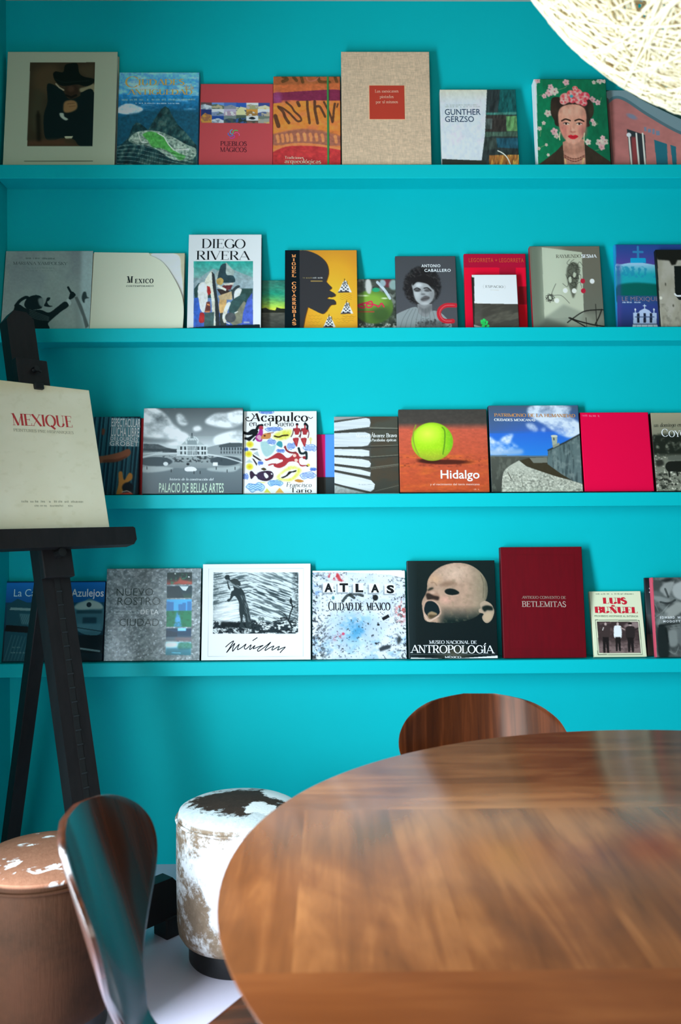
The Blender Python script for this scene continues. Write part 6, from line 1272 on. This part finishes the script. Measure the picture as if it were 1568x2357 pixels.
for p, w in (([(1250, 960), (1210, 880), (1170, 830), (1100, 832)], 22), ([(1205, 850), (1225, 760), (1250, 690), (1235, 620), (1228, 565)], 18), ([(1245, 700), (1285, 660)], 12), ([(1190, 840), (1140, 770), (1075, 730)], 10), ([(1170, 850), (1050, 870), (1000, 880)], 18), ([(1210, 880), (1300, 900)], 16)): c.line(p, w, '222a2c', 1, True)
c.ell(1230, 605, 18, 38, '222a2c'); c.ell(828, 838, 22, 28, '6c7878'); c.ell(866, 842, 20, 26, '5c6868')
c.clip = None
for p in ([(165, 168), (1392, 160), (1392, 1338), (158, 1338), (165, 168)],): c.line(p, 6, 'b4b8ba')
for p in ([(385, 1215), (440, 1165), (490, 1135), (445, 1215), (400, 1285), (450, 1225), (505, 1165), (485, 1215), (478, 1268), (520, 1220), (562, 1178), (545, 1220), (545, 1248), (600, 1215), (650, 1175), (628, 1220), (650, 1240), (715, 1185), (700, 1230), (705, 1245), (765, 1195), (745, 1235), (800, 1215), (870, 1192), (835, 1215), (800, 1250), (815, 1268), (890, 1215), (970, 1150), (910, 1225), (900, 1258), (955, 1225), (1010, 1200), (990, 1235), (995, 1252), (1080, 1205), (1060, 1252), (1110, 1230), (1158, 1215), (1125, 1250), (1090, 1290)], [(735, 1130), (798, 1088)]): B.stroke(p, .0027, '0e1216', 'signature')
B.done()

B = Book('paint-spattered white book with letter tiles and a blue smear', 3, [(718, 1314), (936, 1312), (937, 1525), (719, 1526)], L=1.1, t=.016, base='e8eef4', finish='satin', spine='f0f0ec', frame=(700, 1280, 6.031))
c = B.cv; sp_ = c.noise(34, 26, 3, 4, .7); bl = np.clip(1.15 - np.hypot((c.X - 700) / 420, (c.Y - 1060) / 300), 0, 1); c.mix(bl * c.th(c.noise(120, 100, 6, 5), .2, .55), '6eb2dc', .95); c.mix(np.clip(1.25 - np.hypot((c.X - 700) / 230, (c.Y - 1010) / 190), 0, 1) * c.th(c.noise(60, 50, 9), .25, .6), '3894c4', .85); c.mix(c.th(c.noise(110, 80, 12), .52, .7) * (c.Y > 1150), '8cbce4', .6); c.mix(c.th(c.noise(200, 160, 14), .5, .68), 'c8d4e4', .7)
c.mix(c.th(sp_, .58, .66) * np.clip((420 - c.X) / 330, 0, 1), '1e262c', .95); c.mix(c.th(c.noise(24, 60, 5, 4, .9), .55, .64) * np.clip((420 - c.X) / 260, 0, 1) * (c.Y > 950), '2c3234', .9); c.mix(c.th(c.noise(30, 26, 7, 4), .58, .66) * np.clip((c.X - 1180) / 240, 0, 1), '232a2c', .85); c.mix(c.th(c.noise(22, 22, 8, 3), .70, .76), '1c2226', .9)
c.mix(c.th(c.noise(40, 34, 21, 4), .5, .62) * np.clip(1 - np.hypot((c.X - 420) / 150, (c.Y - 290) / 75), 0, 1) * 1.6, 'c03440', .95); c.sm([(450, 240), (490, 260), (520, 330), (560, 350), (500, 360), (455, 310)], 'cc3038', .9, 2); c.mix(c.th(c.noise(36, 36, 23, 4), .52, .64) * np.clip(1 - np.hypot((c.X - 1360) / 110, (c.Y - 800) / 220), 0, 1) * 1.5, 'd0504c', .8); c.mix(c.th(c.noise(40, 30, 25, 4), .52, .62) * np.clip(1 - np.hypot((c.X - 470) / 110, (c.Y - 1160) / 90), 0, 1) * 1.5, 'a8606c', .8); c.ell(545, 1120, 20, 20, 'd83a5c', .9, .6)
for p in ([(540, 650), (590, 580), (650, 550), (740, 545), (820, 570)], [(640, 560), (700, 600)]): c.line(p, 40, '232c2c', .85, True)
c.ell(1000, 598, 40, 44, '131a1c', 1, .2); c.poly([(1040, 1330), (1100, 1290), (1220, 1280), (1200, 1330), (1060, 1375)], '1f2a30', .9, 2); c.poly([(1290, 1200), (1340, 1150), (1360, 1220), (1310, 1290)], '232a2a', .9, 3); c.poly([(1085, 890), (1178, 838), (1200, 880), (1108, 932)], '0c1416'); c.ell(1038, 990, 20, 15, '0c1416'); c.ell(405, 600, 18, 26, '2c7a84', .8, .6); c.mix(c.th(c.noise(60, 40, 31), .55, .7) * np.clip((330 - c.X) / 200, 0, 1) * (c.Y < 560), '5c8cc4', .8)
c.poly([(90, 200), (1300, 180), (1450, 225), (1450, 320), (1200, 262), (900, 240), (500, 225), (90, 235)], 'fbfbf6')
for ch, x0, x1, yb_, yt_, cx_ in (('A', 280, 398, 510, 390, 345), ('T', 494, 616, 508, 388, 555), ('L', 720, 830, 512, 395, 770), ('A', 938, 1056, 516, 402, 995), ('S', 1160, 1268, 528, 415, 1215)):
    c.rect(cx_ - 102, yt_ + 10, cx_ + 60, yb_ + 32, '8a9298', .85, 1); c.rect(cx_ - 86, yt_ - 12, cx_ + 66, yb_ + 14, 'f6f8f8'); B.text(ch, x0, x1, yb_, yt_, '0c1014', weight=.05)
B.text('C', 335, 400, 782, 652, '12181c', 'serif', thick=.2, serif=0); B.text('IUDAD DE', 405, 830, 782, 672, '12181c', 'serif', thick=.22, thin=.06, serif=.06); B.text('MÉXICO', 870, 1212, 780, 672, '12181c', 'serif', thick=.22, thin=.06, serif=.06)
B.done()

B = Book('black glossy book with a clay baby-face mask, mouth open', 3, [(938, 1291), (1146, 1290), (1147, 1518), (941, 1521)], L=1.0, t=.026, yb=-.052, base='0d1b1d', finish='gloss', spine='0a1416', frame=(920, 1270, 6.031))
c = B.cv; c.grad(100, 1540, '11201f', '0a1719'); c.mix(np.clip(1 - np.hypot((c.X - 760) / 330, (c.Y - 1440) / 170), 0, 1), '5c5644', .8); c.mix(np.clip((260 - c.X) / 140, 0, 1), '2c3c40', .5)
head = crom([(322, 700), (372, 600), (392, 540), (402, 420), (455, 320), (560, 230), (700, 172), (860, 156), (1020, 190), (1150, 280), (1232, 400), (1256, 520), (1240, 640), (1190, 760), (1150, 860), (1040, 940), (900, 985), (760, 1010), (600, 1010), (480, 1000), (400, 994), (352, 960), (335, 880), (320, 780)])
m = c.poly(head, 'b3917a'); c.mix(m * np.clip(1 - np.hypot((c.X - 800) / 330, (c.Y - 300) / 180), 0, 1), 'd8b49c', 1); c.mix(m * np.clip(1 - np.hypot((c.X - 500) / 140, (c.Y - 390) / 110), 0, 1), 'd8a880', .6); c.mix(m * np.clip((c.X - 950) / 300, 0, 1), '7f7a62', .8); c.mix(m * np.clip(1 - np.hypot((c.X - 660) / 150, (c.Y - 680) / 80), 0, 1), 'd8a08c', .8); c.mix(m * np.clip((c.Y - 760) / 220, 0, 1) * np.clip((c.X - 520) / 120, 0, 1), '10211f', 1.0); c.mix(m * np.clip((c.X - 1190) / 70, 0, 1), '4c4c40', .7); c.grain(.10, 60, 50, 4, 4, 0, m); c.mix(m * c.th(c.noise(50, 50, 9), .58, .75), '8c7c60', .35)
c.line([(1165, 330), (1195, 450), (1185, 660)], 9, '4c4636', .6, True); c.sm([(580, 480), (640, 430), (740, 420), (840, 470), (760, 470), (660, 490)], '80604c', .7, 5); c.line([(450, 440), (500, 440), (530, 480)], 18, '96735c', .6, True)
c.sm([(640, 560), (670, 530), (730, 522), (800, 540), (850, 585), (800, 612), (720, 615), (665, 598)], '0c1919', 1, 1); c.line([(650, 600), (730, 625), (830, 615)], 10, 'd2ac94', .7, True); c.sm([(395, 560), (420, 520), (470, 505), (485, 520), (450, 545)], '1a1f1a', .9, 2)
c.sm([(378, 590), (430, 560), (500, 560), (560, 610), (572, 650), (545, 690), (480, 690), (400, 685)], 'a8826c', 1, 2); c.sm([(375, 605), (420, 590), (480, 620), (560, 640), (545, 690), (470, 675), (400, 685)], '281f1a', .95, 2); c.ell(470, 580, 40, 20, 'dcb8a0', .6, 1)
c.sm([(330, 800), (365, 700), (460, 685), (555, 745), (590, 850), (555, 915), (430, 985), (385, 970), (345, 890)], 'c09c86', 1, 1); c.sm([(348, 800), (380, 715), (462, 702), (538, 758), (568, 850), (540, 900), (430, 955), (395, 915), (355, 860)], '0b1e22'); c.sm([(395, 890), (440, 850), (490, 858), (530, 890), (440, 950), (412, 945)], '9c8260', 1, 1); c.sm([(405, 900), (470, 895), (520, 900), (440, 948)], '4c3c28', .9, 2); c.line([(345, 890), (390, 970), (430, 982), (555, 912)], 12, 'dcc0a8', .8, True)
c.sm([(1140, 740), (1180, 705), (1225, 700), (1300, 745), (1337, 830), (1325, 900), (1290, 970), (1235, 1008), (1185, 985), (1165, 930), (1185, 880), (1125, 860), (1122, 815), (1150, 800)], 'b29a82'); c.sm([(1165, 790), (1230, 760), (1310, 780), (1315, 830), (1240, 830), (1200, 850)], '14201c', 1, 2); c.sm([(1200, 880), (1280, 860), (1300, 920), (1240, 980), (1190, 950)], 'c4a888', .8, 3)
c.line([(150, 1452), (1330, 1446)], 5, '6c7470', .9); c.poly([(150, 1512), (160, 1496), (620, 1508), (870, 1500), (1365, 1462), (1368, 1500), (870, 1512), (150, 1530)], 'f4f6f4')
B.text('MUSEO NACIONAL DE', 410, 1076, 1300, 1256, 'e8eaea', 'serif', 'subtitle_lettering', thick=.14, thin=.06); B.text('ANTROPOLOGÍA', 146, 1326, 1430, 1322, 'f6f6f4', 'serif', thick=.14, thin=.06); B.text('MÉXICO', 625, 856, 1500, 1474, 'e4e6e6', 'serif', 'subtitle_lettering', thick=.16, thin=.08)
B.done()

B = Book('tall dark red cloth book with small gold title, right of the clay mask book', 3, [(1153, 1260), (1351, 1258), (1351, 1516), (1160, 1519)], L=1.2, t=.028, yb=-.05, base='720414', finish='satin', spine='4a0410', frame=(768, 1240, 1.96))
c = B.cv; c.grain(.07, 8, 60, 3, 3)
for d_ in (0, 4): c.line([(796 - d_, 75 - d_), (1105 + d_, 75 - d_), (1105 + d_, 503 + d_), (796 - d_, 503 + d_), (796 - d_, 75 - d_)], 2.2, '68040f', .8)
B.text('ANTIGUO CONVENTO DE', 853, 1058, 276, 264, 'b09a8a', 'serif', 'subtitle_lettering', thick=.14, thin=.07); B.text('BETLEMITAS', 853, 1058, 313, 288, 'd0bcae', 'serif', thick=.13, thin=.06, track=.1)
B.done()

B = Book('small cream paperback with a fat red stencil title over a photo of three men', 3, [(1357, 1362), (1477, 1360), (1490, 1513), (1369, 1515)], L=.85, t=.014, yb=-.056, base='d6d9b8', finish='matte', spine='c8c8a8', frame=(1330, 1310, 6.588))
c = B.cv; c.greek(280, 860, 388, 18, '5c6450', 3, -.006); c.poly([(265, 782), (945, 780), (988, 1312), (305, 1318)], '22281f'); c.poly([(272, 790), (937, 788), (980, 1304), (312, 1310)], 'd6d9b8'); m = c.poly([(292, 808), (925, 806), (966, 1284), (325, 1290)], '3a2d2c')
c.mix(m * c.th(c.noise(60, 50, 5), .5, .7), '5c4a48', .8); c.mix(m * np.clip((c.Y - 1080) / 120, 0, 1), '8a726e', .8); c.sm([(720, 860), (800, 815), (920, 815), (930, 900), (860, 900), (740, 900)], '9a8480', .8, 3); c.mix(m * c.th(c.noise(80, 30, 8), .55, .7) * (c.Y > 950), '4a3a38', .7)
def man(x, y0, y1, col, w, skin='b49c94'):
    c.ell(x, y0 + 22, 18, 26, skin, 1, .3); c.sm([(x - w, y0 + 70), (x - w * .4, y0 + 45), (x + w * .4, y0 + 45), (x + w, y0 + 70), (x + w * 1.05, y0 + 200), (x + w * .7, y0 + 240), (x - w * .7, y0 + 240), (x - w * 1.05, y0 + 200)], col)
    c.poly([(x - w * .7, y0 + 220), (x + w * .75, y0 + 220), (x + w * .8, y1), (x + w * .35, y1), (x + w * .05, y0 + 300), (x - w * .1, y1), (x - w * .55, y1)], '1c1716')
man(425, 825, 1285, '3c302e', 66); man(612, 822, 1260, 'ece8e2', 56); man(805, 830, 1270, '2a2322', 66); c.ell(800, 838, 36, 12, '16110f', 1, .3); c.rect(780, 820, 824, 840, '16110f'); c.line([(660, 900), (720, 930)], 16, 'a89088'); c.line([(860, 940), (925, 905)], 18, '2a2322'); c.line([(380, 940), (395, 900)], 12, 'd8ccc4')
B.text('LUIS', 388, 762, 532, 438, 'c32032', 'serif', thick=.34, thin=.05, serif=.08, track=.1); B.text('BUÑUEL', 262, 922, 675, 580, 'c32032', 'serif', thick=.34, thin=.05, serif=.08, track=.1); B.text('PROHIBIDO ASOMARSE AL INTERIOR', 258, 930, 737, 710, '3c5c44', part='subtitle_lettering')
B.done()

B = Book('narrow dark book with two tiny white words, peeping left of the leaf photo book', 3, [(1480, 1330), (1560, 1330), (1560, 1513), (1491, 1513)], L=.8, t=.009, yb=-.026, base='1c2226', finish='satin', frame=(1330, 1310, 6.588))
c = B.cv; c.grad(130, 700, '10161a', '3c4446'); c.grad(700, 1000, '4a4e4e', '22282a'); c.grad(1000, 1400, '3c3432', '7a6a68'); B.text('LA', 1070, 1132, 306, 284, 'e0e4e4', weight=.01, space=1.5); B.text('EL', 1072, 1126, 366, 346, 'e0e4e4', weight=.01, space=1.5); B.done()

B = Book('black and white leaf photo book with a pink spine edge, rightmost on the lowest ledge', 3, [(1509, 1329), (1672, 1329), (1680, 1512), (1511, 1512)], L=.75, t=.018, yb=-.060, ytop=-.018, base='3c403e', finish='satin', spine='b84658', frame=(1330, 1310, 6.588))
c = B.cv; c.mix(c.th(c.noise(140, 90, 5, 4, .6), .4, .7), '6c706c', .8)
for p, col in (([(1300, 300), (1400, 200), (1520, 200), (1480, 300), (1420, 420), (1330, 380)], '8a8c88'), ([(1200, 400), (1340, 420), (1450, 480), (1340, 520), (1210, 460)], '7c807c'), ([(1210, 330), (1330, 360), (1340, 400), (1210, 390)], '555a58'), ([(1360, 640), (1480, 540), (1568, 500), (1700, 560), (1568, 680), (1400, 760)], '8a8c86'), ([(1220, 800), (1270, 720), (1400, 660), (1330, 820), (1250, 860)], '6c706c'), ([(1390, 960), (1450, 920), (1530, 960), (1520, 1150), (1400, 1160)], '747874'), ([(1240, 880), (1350, 860), (1390, 1060), (1380, 1320), (1220, 1300)], '141c1c'), ([(1300, 180), (1420, 140), (1500, 150), (1420, 190)], '1a1e1e'), ([(1500, 250), (1700, 180), (1900, 300), (1700, 480), (1520, 420)], '9a9c98'), ([(1540, 900), (1700, 860), (1850, 1000), (1700, 1200), (1560, 1150)], '5c605e')): c.sm(p, col, .95, 3)
for p in ([(1215, 530), (1260, 640)], [(1240, 880), (1300, 700), (1400, 560)], [(1200, 740), (1330, 640), (1480, 480)], [(1490, 330), (1470, 250), (1520, 180)], [(1390, 1240), (1480, 1280), (1540, 1180)], [(1420, 900), (1568, 880)]): c.line(p, 12, '8c908a', .4, True)
for p in ([(1300, 500), (1420, 520), (1520, 470)], [(1260, 860), (1400, 840), (1560, 820)], [(1360, 900), (1380, 1100)], [(1380, 300), (1420, 420)]): c.line(p, 30, '0c1212', .55, True)
c.poly([(1120, 100), (1206, 110), (1200, 1400), (1130, 1400)], 'c04858')
B.text('EDWARD', 1280, 1500, 752, 716, 'e4e8e4', weight=.012, space=1.3); B.text('WESTON', 1540, 1780, 754, 718, 'e4e8e4', weight=.012, space=1.3); B.text('MODOTTI', 1326, 1600, 808, 778, 'e4e8e4', weight=.012, space=1.3)
B.done()

# ------------------------------------------------------------------ the folio on the easel
uR, vT = epx(207, 901, -.03); uB, vB = epx(246, 1224, -.03)
uR = (uR + uB) / 2; uC = epx(93, 967, -.03)[0] ; uL = uC - (uR - uC) * 1.0
Wm, Hm = uR - uL, vT - TRAY_T
M = Matrix.Translation(Vector(foot)) @ EASEL @ Matrix.Translation((( uR + uL) / 2, -.0245, TRAY_T + .0006))
def corner(x, z): return project(np.array(M @ Vector((x, -.012, z))))
B = Book('large cream folio with a red serif title, propped on the black easel', None, [corner(-Wm / 2, Hm), corner(Wm / 2, Hm), corner(Wm / 2, 0), corner(-Wm / 2, 0)], L=.75, t=.011, base='d0c9ae', finish='matte', spine='c8c0a4', place=(M, Wm, Hm), frame=(0, 690, 3.929))
c = B.cv; c.mix(c.th(c.noise(500, 400, 3), .4, .7), 'd8d2ba', .7); c.mix(c.th(c.noise(60, 40, 5), .6, .8), 'c4bc9c', .4); c.mix(np.clip((860 - c.Y) / 90, 0, 1), 'c8b890', .6)
B.text('MEXIQUE', 94, 642, 1140, 1032, 'ab3a3a', 'serif', thick=.17, thin=.035, serif=.06, slope=.036); B.text('PEINTURES PRE-HISPANIQUES', 104, 652, 1196, 1172, '9c9880', 'serif', 'subtitle_lettering', slope=.045, thick=.16, thin=.09)
c.greek(178, 735, 1838, 18, '8a866c', 3, .004); c.greek(290, 635, 1874, 15, '8a866c', 4, 0)
B.done()
